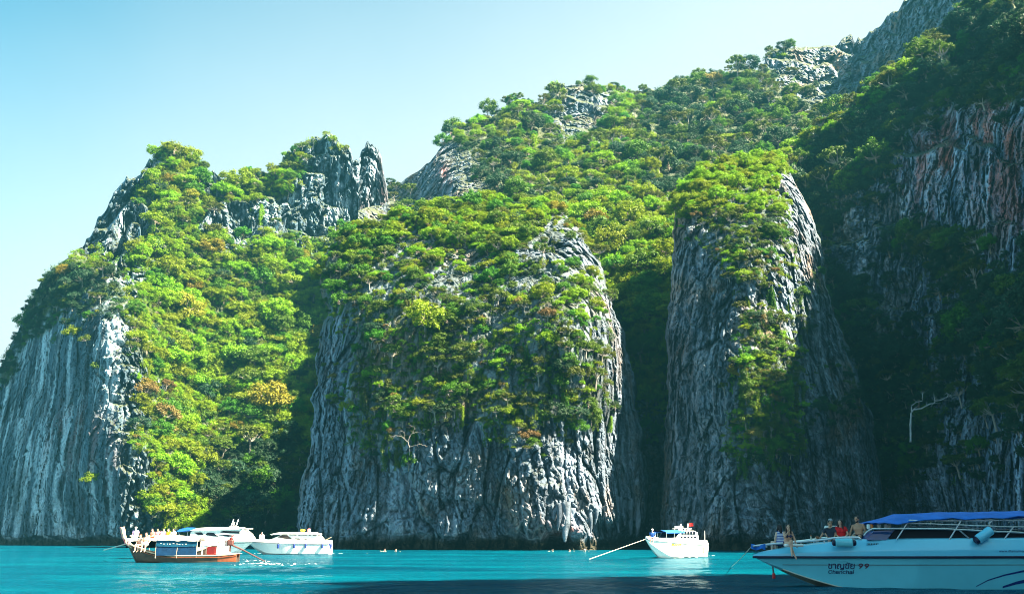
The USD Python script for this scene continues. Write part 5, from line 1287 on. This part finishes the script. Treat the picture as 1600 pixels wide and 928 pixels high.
for lst in ([(433, 838.6), (441, 835.6), (449, 836), (458, 842.4), (444, 841)], [(461, 840.6), (467, 840.8), (473, 843.8), (464, 843)], [(475, 841.6), (480, 842), (483, 844), (477, 843.6)], [(489, 843), (496, 845.4), (491, 845)]):
    for sg in (1, -1): obj('window', slab(pts(m, lst, .95), .94 * sg, .965 * sg), 'dark_glass', t)
for a, b in (((452, 834), (458, 838)), ((466, 834), (470, 838)), ((482, 834), (487, 838)), ((488, 834), (503, 847)), ((497, 834.5), (508, 847))):
    for sg in (.9, -.9):
        A, B_ = m(*a), m(*b); obj('roof_post', tube([(A[0], sg, A[1]), (B_[0], sg, B_[1])], .05, 6), 'white_paint', t)
for px_ in (509, 514):
    q = m(px_, 855); o = obj('outboard', rounded(q[0], .35 if px_ == 509 else -.35, q[1], .42, .36, .75, .12), 'navy_paint', t, 40)
    obj('leg', box(q[0] - .05, .35 if px_ == 509 else -.35, .1, .16, .1, .9), 'grey_plastic', o)
A, B_ = m(507, 845), m(520, 838.5); obj('boat_pole', tube([(A[0], .6, A[1]), (B_[0], .6, B_[1])], .03, 6), 'pale_wood', t)
for px_, c_, l_ in ((473, 'yellow_plastic', 'yellow lifebuoy standing on the hardtop of the white speedboat'), (483, 'pink_cloth', 'pink and white bundle on the hardtop of the white speedboat')):
    q = at(px_, 828, YC)
    tt = thing('roof_bundle', l_, 'lifebuoy' if c_[0] == 'y' else 'bundle', q)
    obj('body', trimesh.creation.torus(.16, .10, 16, 10) if c_[0] == 'y' else rounded(0, 0, 0, .34, .3, .32, .1), c_, tt, 40)
    obj('strap', box(0, 0, -.2, .06, .06, .22), c_, tt)
for k, px_ in enumerate((434.5, 459.5, 477.5, 503.5)):
    X, Z = m(px_, 850, 1.2); yl = float(W2.half(X / W2.L)) + .08
    q = at(px_, 852, YC - yl)
    tt = thing('boat_fender', ['blue fender nearest the bow on the white speedboat with four fenders', 'blue fender second from the bow on the white speedboat with four fenders', 'blue fender third from the bow on the white speedboat with four fenders', 'blue fender nearest the outboards of the white speedboat with four fenders'][k], 'fender', q, 0, 'fenders on the white speedboat')
    obj('body', capsule((0, 0, -.22), (0, 0, .12), .10, 10, .5), 'navy_paint', tt, 40)
    obj('lanyard', tube([(0, 0, .15), (0, .03, .38)], .02, 5), 'navy_rubber', tt)

# -- white speedboat at anchor in the middle right, bow towards us on the left
W3 = Hull(7.8, 2.35, 1.0, 1.50, u0=.66, p=1.25, fine=2.2, start=.35, draft=.3)
YD = 82.0; ANG = 180 + 48
bow3 = at(1009, 866, YD - 2.7)
cz, sz = math.cos(math.radians(ANG)), math.sin(math.radians(ANG))
org = np.array([bow3[0] - cz * W3.L, bow3[1] - sz * W3.L, 0])
t = thing('anchored_speedboat', 'small white speedboat with blue awning and red flag, anchored before the dark cleft', 'speedboat', org, ANG)
obj('hull', W3.mesh(48), 'white_paint', t, 30)
obj('deck_side', W3.band(lambda q: .22 + .18 * float(sstep(1, .4, q)), .2, 48, cap=.3), 'white_paint', t, 40)
obj('deck', W3.floor(lambda q: float(W3.sheer(q)) + .3, .02, .97, .3), 'white_paint', t)
for r_ in W3.rail(.0, .01, .03): obj('rub_rail', r_, 'grey_plastic', t)
SQ = lambda mesh: (np.array(mesh[0]) * [1.08, 1, .74] + [.15, 0, .30], mesh[1])
obj('cabin', SQ(slab([(.9, 1.2), (1.1, 2.35), (1.6, 2.55), (3.3, 2.55), (4.1, 1.75), (4.3, 1.3)], -.92, .92)), 'white_paint', t)
for sg in (1, -1):
    for k in range(5): obj('window', SQ(slab([(1.45 + .42 * k, 2.12), (1.50 + .42 * k, 2.45), (1.78 + .42 * k, 2.45), (1.82 + .42 * k, 2.12)], .93 * sg, .955 * sg)), 'dark_glass', t)
    for k in range(5): obj('window', SQ(slab([(1.4 + .48 * k, 1.72), (1.4 + .48 * k, 1.96), (1.68 + .48 * k, 1.96), (1.72 + .48 * k, 1.72)], .93 * sg, .955 * sg)), 'dark_glass', t)
obj('windscreen', SQ((np.array([(3.36, -.85, 2.5), (3.36, .85, 2.5), (4.1, .85, 1.8), (4.1, -.85, 1.8)]) + [.02, 0, .02], np.array([[0, 1, 2], [0, 2, 3]]))), 'dark_glass', t)
g_ = np.linspace(-1, 1, 9); x_ = np.linspace(3.1, 5.3, 8)
R = np.array([[(x, 1.0 * q * (1 - .35 * (x - 3.1) / 3.1), 2.62 - .10 * abs(q) ** 3 - .05 * (x - 3.1) + .02 * math.sin(x * 5)) for q in g_] for x in x_])
obj('awning', SQ(join([(R.reshape(-1, 3), grid_faces(8, 9)), (R.reshape(-1, 3) - [0, 0, .16], grid_faces(8, 9)[:, ::-1])])), 'blue_canvas', t, 40)
obj('awning_flap', SQ(join([(np.array([(3.1, s_ * 1.0, 2.52), (5.3, s_ * .75, 2.41), (5.3, s_ * .75, 2.26), (3.1, s_ * 1.0, 2.3)]), np.array([[0, 1, 2], [0, 2, 3]])) for s_ in (1, -1)])), 'blue_canvas', t)
for x, y in ((5.25, .72), (5.25, -.72), (4.3, .82), (4.3, -.82)): obj('awning_post', SQ(tube([(x, y, 1.5), (x, y, 2.4)], .03, 6)), 'steel', t)
obj('roof_rack', SQ(join([box(2.0, 0, 2.78, .9, 1.3, .06), box(1.7, .5, 2.65, .06, .06, .25), box(2.3, .5, 2.65, .06, .06, .25), box(1.7, -.5, 2.65, .06, .06, .25), box(2.3, -.5, 2.65, .06, .06, .25), box(2.0, -.3, 2.95, .5, .5, .3)])), 'white_paint', t)
obj('antenna', SQ(tube([(3.0, .6, 2.5), (3.0, .6, 3.3)], .045, 6)), 'white_paint', t)
obj('antenna', SQ(tube([(1.5, .2, 2.5), (1.4, .2, 3.35)], .04, 6)), 'white_paint', t)
obj('radar_dome', SQ(rounded(2.7, .3, 2.72, .3, .3, .26, .1)), 'white_paint', t)
obj('transom_post', tube([(.2, .9, 1.2), (.15, .9, 2.2)], .03, 6), 'steel', t)
for y in (.45, -.45):
    o = obj('outboard', rounded(-.25, y, 1.0, .5, .38, .6, .12), 'cream_paint', t, 40); obj('leg', box(-.25, y, .3, .16, .1, .9), 'cream_paint', o)
for a, b, z0, z1 in ((5.35, 5.1, 1.0, 1.14), (5.05, 4.9, 1.0, 1.12), (4.85, 4.68, 1.0, 1.12), (4.6, 4.45, 1.0, 1.12), (4.4, 4.25, 1.0, 1.12)):     # a short name, too small to read
    xs = np.array([a, b, b, a]); zs = np.array([z0, z0, z1, z1])
    obj('name_letter', (np.stack([xs, W3.side(xs / W3.L, zs) + .03, zs], -1), np.array([[0, 1, 2], [0, 2, 3], [0, 2, 1], [0, 3, 2]])), 'gold_lettering', t)
for k in range(3):
    th_ = np.linspace(-.9, .9, 9); xs = .55 + .14 * k + .10 * np.cos(th_ * 1.2); zs = .62 + .30 * th_
    R = np.stack([np.stack([xs + d, W3.side(xs / W3.L, zs) + .02, zs], -1) for d in (-.035, .035)])
    obj('emblem_stroke', (R.reshape(-1, 3), np.vstack([grid_faces(2, 9), grid_faces(2, 9)[:, ::-1]])), 'gold_lettering', t)
fp = np.array([org[0] + cz * 1.45 - sz * .2, org[1] + sz * 1.45 + cz * .2, 2.55])
fg = thing('red_flag', 'small red flag on the antenna of the anchored white speedboat', 'flag', fp)
obj('cloth', join([((np.array([(x, .06 * math.sin(x * 9), z) for z in (0, .3) for x in np.linspace(0, .34, 6)])), np.vstack([grid_faces(2, 6), grid_faces(2, 6)[:, ::-1]]))]), 'red_plastic', fg)
A = np.array([bow3[0], bow3[1], 1.5]); Bq = at(921, 873, 73.0)
tag(obj('anchor_rope', tube([A + (Bq - A) * q for q in np.linspace(0, 1, 8)], .02, 6), 'white_rope'), 'taut pale anchor rope from the anchored white speedboat into the water', 'rope')

# -- the long-tail boat
class LongTail(Hull):
    def sheer(s, u): u = np.asarray(u, float); return .45 + .12 * np.clip((.25 - u) / .25, 0, 1) ** 2 + .90 * np.clip((u - .50) / .50, 0, 1) ** 2.2
    def half(s, u): u = np.asarray(u, float); return .85 * (1 - np.clip((u - .4) / .6, 0, 1) ** 1.9) * (.70 + .30 * np.clip(u / .35, 0, 1) ** .7) + .012
    def keel(s, u): u = np.asarray(u, float); return -.22 + (1.35 + .22) * np.clip((u - .88) / .12, 0, 1) ** 1.1
LT = LongTail(7.55, 1.7, .6, 1.35, draft=.22, chine=.30)
YL = 67.5
def lt_place(name, label, bow_px, Y, ang):
    b = at(bow_px, 850, Y); a = math.radians(180 + ang)
    return thing(name, label, 'long-tail boat', (b[0] - math.cos(a) * LT.L, b[1] - math.sin(a) * LT.L, 0), 180 + ang), (b, a)
t, (b0, a0) = lt_place('longtail_boat', 'dark wooden long-tail boat with tall upswept prow and white awning, on the left', 197, YL, 4)
LTT = t
obj('hull', LT.mesh(64), 'hull_wood', t, 30)
u = np.linspace(0, .16, 14)
R = np.stack([np.stack([u * LT.L - .004, LT.side(u, z_) + .012, np.full(14, z_) if np.ndim(z_) == 0 else z_], -1) for z_ in (np.full(14, .05), np.full(14, .3), LT.sheer(u) - .03)])
obj('stern_panel', (R.reshape(-1, 3), grid_faces(3, 14)), 'red_wood', t)
obj('stern_panel', (R.reshape(-1, 3) * [1, -1, 1], grid_faces(3, 14)[:, ::-1]), 'red_wood', t)
for r_ in LT.rail(.0, .015, .045, 60): obj('gunwale', r_, 'pale_wood', t, True)
for r_ in LT.rail(-.13, .015, .025, 60): obj('rubbing_strake', r_, 'red_wood', t, True)
prow = np.array([(7.1, 0, .98), (7.5, 0, 1.28), (7.68, 0, 1.6), (7.80, 0, 1.95), (7.90, 0, 2.32)])
obj('prow', join([tube(prow + [0, y, 0], [.09, .10, .10, .12, .14], 8) for y in (-.06, .06)]), 'pale_wood', t, 40)
obj('prow_edge', tube(prow + [.12, 0, .0], [.05, .06, .06, .06, .07], 6), 'pink_cloth', t, 40)
obj('prow_sash', join([tube(np.array([(7.35 + .05 * math.sin(q), .15 * math.cos(q), 1.22 + .06 * k) for q in np.linspace(0, 6.28, 14)]), .05, 5) for k in range(4)]), 'pink_cloth', t, 40)
obj('floor', LT.floor(.22, .03, .80, .12), 'pale_wood', t)
for x in (2.6, 3.5, 4.4, 5.3, 6.1): obj('thwart', box(x, 0, .38, .26, 1.6 * float(LT.side(x / LT.L, .38)), .05), 'pale_wood', t)
# awning on posts, with the printed blue side cloth rolled down
def pitched(x0, x1, z0, z1, rise, half, n=12):
    X = np.linspace(x0, x1, n); Yq = np.linspace(-1, 1, 11)
    R = np.array([[(x, half * q, z0 + (z1 - z0) * (x - x0) / (x1 - x0) + rise * (1 - q * q) + .02 * math.sin(x * 6) * abs(q)) for q in Yq] for x in X])
    return join([(R.reshape(-1, 3), grid_faces(n, 11)), (R.reshape(-1, 3) - [0, 0, .03], grid_faces(n, 11)[:, ::-1])])
obj('awning', pitched(2.5, 5.5, 1.42, 1.50, .30, .97), 'white_canvas', t, 40)
R = np.array([[(x, .90, zb + (zt - zb) * q + .0) for x, zb, zt in ((2.6, 1.06, 1.42), (3.2, 1.04, 1.44), (4.2, 1.02, 1.46), (5.3, 1.06, 1.49))] for q in (0, .5, 1)])
obj('side_cloth', join([(R.reshape(-1, 3), grid_faces(3, 4)), (R.reshape(-1, 3), grid_faces(3, 4)[:, ::-1])]), 'blue_tarp', t)
rg2 = np.random.default_rng(3)
for k in range(9):
    x = 3.3 + .2 * k + rg2.uniform(-.04, .04); z = 1.20 + rg2.uniform(-.06, .08); w_ = rg2.uniform(.05, .13)
    obj('cloth_print', (np.array([(x, .915, z), (x + w_, .915, z), (x + w_, .915, z + .06), (x, .915, z + .06)]), np.array([[0, 1, 2], [0, 2, 3], [0, 2, 1], [0, 3, 2]])), 'white_cloth', t)
R = R - [0, .03, .0]; R[..., 2] = R[..., 2] * 0 + np.array([.46, .75, 1.04])[:, None]
obj('side_cloth', join([(R.reshape(-1, 3), grid_faces(3, 4)), (R.reshape(-1, 3), grid_faces(3, 4)[:, ::-1])]), 'deep_blue_tarp', t)
for x in (2.6, 3.9, 5.3):
    for y in (.85, -.85): obj('awning_post', tube([(x, y, .30), (x, y, 1.44)], .028, 6), 'pale_wood', t)
# stern: white box seat, engine and long shaft
obj('stern_canopy', slab([(1.05, 1.10), (1.15, 1.22), (2.2, 1.28), (2.4, 1.18), (2.4, 1.12)], -.7, .7), 'white_canvas', t)
for x in (1.2, 2.3):
    for y in (.6, -.6): obj('canopy_post', tube([(x, y, .5), (x, y, 1.15)], .03, 6), 'white_paint', t)
obj('locker', rounded(1.75, .2, .78, .55, .5, .5, .05), 'red_plastic', t, 40)
obj('stern_deck', LT.floor(lambda q: float(LT.sheer(q)) - .04, .0, .12, .03), 'red_wood', t)
en = obj('engine', join([rounded(.55, .1, 1.30, .42, .40, .40, .09), rounded(.50, .1, 1.55, .26, .26, .16, .06), capsule((.72, .1, 1.12), (.86, .1, 1.4), .10, 10), box(.55, .1, .95, .10, .10, .5)]), 'engine_iron', t, 40)
obj('radiator', rounded(.80, .1, 1.22, .16, .34, .34, .05), 'grey_plastic', en, 40)
obj('exhaust', tube([(.5, .25, 1.5), (.42, .3, 1.72), (.30, .3, 1.78)], .04, 8), 'red_plastic', en)
obj('handle', tube([(.75, .1, 1.35), (1.3, .15, 1.25)], .025, 6), 'steel', en)
sh = obj('shaft', tube([(.45, .1, 1.15), (-.3, .1, .82), (-1.85, .1, .06)], [.06, .05, .035], 8), 'engine_iron', t, 40)
obj('propeller', join([rounded(-1.9, .1 + .09 * math.cos(q), .04 + .09 * math.sin(q), .03, .10, .10, .014) for q in (0, 2.1, 4.2)]), 'steel', sh)
A = np.array([b0[0], b0[1], 1.22]); Bq = at(162, 859, 76.0)
tag(obj('bow_line', tube([A + (Bq - A) * q for q in np.linspace(0, 1, 6)], .035, 6), 'white_rope'), 'pale rope from the prow of the long-tail boat down to the water', 'rope')
# -- a second awning boat right behind it
t2 = thing('awning_boat', 'tour boat with long white awning and blue side cloths, mostly hidden behind the long-tail boat', 'tour boat', (at(238, 850, 80.0)[0], 80.0, 0), 0)
H2 = LongTail(5.4, 1.7, .6, 1.35, draft=.22, chine=.3)
obj('hull', H2.mesh(40), 'hull_wood', t2, 30)
for r_ in H2.rail(0, .015, .045, 40): obj('gunwale', r_, 'pale_wood', t2)
obj('floor', H2.floor(.22, .03, .8, .12), 'pale_wood', t2)
obj('awning', pitched(-1.85, 3.9, 1.38, 1.42, .22, .97, 20), 'white_canvas', t2, 40)
for sg in (1, -1):
    R = np.array([[(x, .92 * sg, .85 + .52 * q + .02 * math.sin(x * 4)) for x in np.linspace(-1.75, 3.6, 10)] for q in (0, .5, 1)])
    obj('side_cloth', join([(R.reshape(-1, 3), grid_faces(3, 10)), (R.reshape(-1, 3), grid_faces(3, 10)[:, ::-1])]), 'blue_tarp', t2)
for x in (.1, 1.4, 2.7, 3.6):
    for y in (.88, -.88): obj('awning_post', tube([(x, y, .55), (x, y, 1.45)], .03, 6), 'pale_wood', t2)

# -- people on the far boats
def far(label, px, py, Y, yaw, base, skin_, top=None, bottom='white_cloth', hat=None, hair='hair_brown', scale=1.0, group=None, **kw):
    return person(label, at(px, py, Y), yaw, pose(base, **kw), skin_, hair, 0, top=top, bottom=bottom, hat=hat, fine=True, scale=scale)
far('fair-haired bather sitting on the bow of the long-tail boat nearer its prow', 219, 853.5, YL, -100, SIT, 'skin_light', None, 'orange_cloth', scale=.95, hair='hair_red')
far('bare-chested bather beside the awning on the bow of the long-tail boat', 227.5, 852.5, YL - .2, -85, SIT, 'skin_fair', None, 'white_cloth', scale=1.05, hair='hair_brown')
YW = 80.0
SIT2 = pose(SIT, kl=(.30, .30, .16), al=(.36, -.02, .07), kr=(.30, -.30, .16), ar=(.30, .04, .06), fl=(.08, -.12, .0), fr=(.08, .12, .0))
far('person in white hat and violet shirt on the left end of the rear white awning', 211.5, 839.6, YW, -90, SIT2, 'skin_light', 'violet_cloth', 'violet_cloth', hat='white_cloth')
for k, (px_, sk, tp, lb) in enumerate(((238, 'skin_fair', None, 'bare-shouldered person sitting on the rear white awning, second from the left'), (246, 'skin_tan', 'pink_cloth', 'person in pink top sitting on top of the rear white awning'), (255, 'skin_light', 'violet_cloth', 'person in violet top sitting midway along the rear white awning'),
                                       (263, 'skin_light', 'yellow_plastic', 'person in yellow top sitting on top of the rear white awning'), (270.5, 'skin_fair', 'white_cloth', 'person in white top at the right end of the rear white awning'))):
    far(lb, px_, 839.4, YW, -90 + 25 * (k % 3 - 1), SIT2, sk, tp, 'white_cloth' if k % 2 else 'orange_cloth', scale=.82)
far('person in white sitting on the bow deck of the white speedboat with four fenders', 408.5, 844, YC - .2, -60, SIT, 'skin_light', 'white_cloth', 'white_cloth')
far('person in blue sitting at the bow of the anchored speedboat', 1020.0, 842.0, 79.2, -110, SIT, 'skin_light', 'blue_cloth', 'blue_cloth', hat='white_cloth', scale=.95)
# -- swimmers
SWIM = dict(pelvis=(-.45, 0, -.55), chest=(-.12, 0, -.24), neck=(-.02, 0, -.06), head=(.05, 0, .08), el=(.14, .34, -.16), hl=(.36, .30, -.05), er=(.14, -.34, -.16), hr=(.36, -.30, -.05),
            kl=(-.72, .10, -.85), al=(-1.05, .1, -1.1), kr=(-.70, -.1, -.9), ar=(-1.0, -.1, -1.2))
for px_, py_, Y_, yaw_, sk, hr_, lb in ((602, 858.6, 121, -150, 'skin_fair', 'hair_brown', 'swimmer left of the pair in the water below the middle cliff'), (618, 859.2, 119, -40, 'skin_light', 'hair_red', 'swimmer right of the pair in the water below the middle cliff'),
                                        (864, 859.6, 119, 170, 'skin_light', 'hair_brown', 'swimmer by the foot of the cave mouth, furthest left'), (889, 860, 117, 20, 'skin_fair', 'hair_black', 'swimmer below the hanging stalactites'),
                                        (914, 860, 117, -80, 'skin_light', None, 'swimmer in pale cap right of the cave, left of the anchor rope')):
    w_ = at(px_, py_, Y_); w_[2] = .06
    person(lb, w_, yaw_, SWIM, sk, hr_, 0, hat=None if hr_ else 'white_cloth', fine=True, bottom='black_shorts', scale=1.15)
# ------------------------------------------------------------------ sea air
look('sea_air', {'v': ('principled_volume', {'color': (0.14, 0.70, 1.0), 'density': 0.00013, 'anisotropy': 0.1})}, surface=None, volume='v.volume')
hz = trimesh.creation.box([1400, 1300, 260]); hz.apply_translation([60, 150, 260 / 2 - 3.2])
tag(obj('haze', (np.array(hz.vertices), np.array(hz.faces)), 'sea_air'), 'thin sea haze filling the lagoon', 'haze', None, 'stuff')
# ------------------------------------------------------------------ foam on the water
look('foam_white', {'p': ('principled_bsdf', {'base_color': (0.80, 0.84, 0.85), 'roughness': .7})})
def foam(name, label, spots, seed):
    g = np.random.default_rng(seed); parts = []
    for (px, py, sx, sy, n, size) in spots:
        c = at(px, py, 1.0)
        Y = CAMZ / (CAMZ - c[2]) if c[2] < CAMZ else 60.0
        c = c * Y - np.array([0, 0, CAMZ]) * (Y - 1)
        for _ in range(n):
            p = np.array([c[0] + g.normal() * sx, Y + g.normal() * sy]); r = size * g.uniform(.4, 1.2)
            a = np.linspace(0, 2 * np.pi, 9)[:-1]; k = r * g.uniform(.5, 1.2, 8)
            V = np.stack([p[0] + k * 1.9 * np.cos(a), p[1] + k * np.sin(a), np.full(8, .03)], -1)
            V = np.vstack([V, [p[0], p[1], .03 + r * .35]])
            parts.append((V, np.array([[i, (i + 1) % 8, 8] for i in range(8)])))
    tag(obj(name, join(parts), 'foam_white', None, True), label, 'foam', None, 'stuff')
foam('propeller_foam', 'white splashes behind the stern and long shaft of the long-tail boat', [(372, 875.5, .35, .5, 26, .10), (385, 877, .8, .6, 20, .08), (415, 880.5, .6, .5, 18, .10), (440, 881, 1.6, .8, 16, .06), (470, 883, 2.0, .8, 14, .05)], 4)
foam('ripple_foam', 'thin white ripple lines on the water along the anchored white speedboats', [(455, 864.2, 3.6, .3, 40, .06), (500, 864.2, .9, .3, 14, .06), (1060, 871.5, 1.2, .4, 26, .06), (1095, 868, .6, .3, 12, .06)], 9)
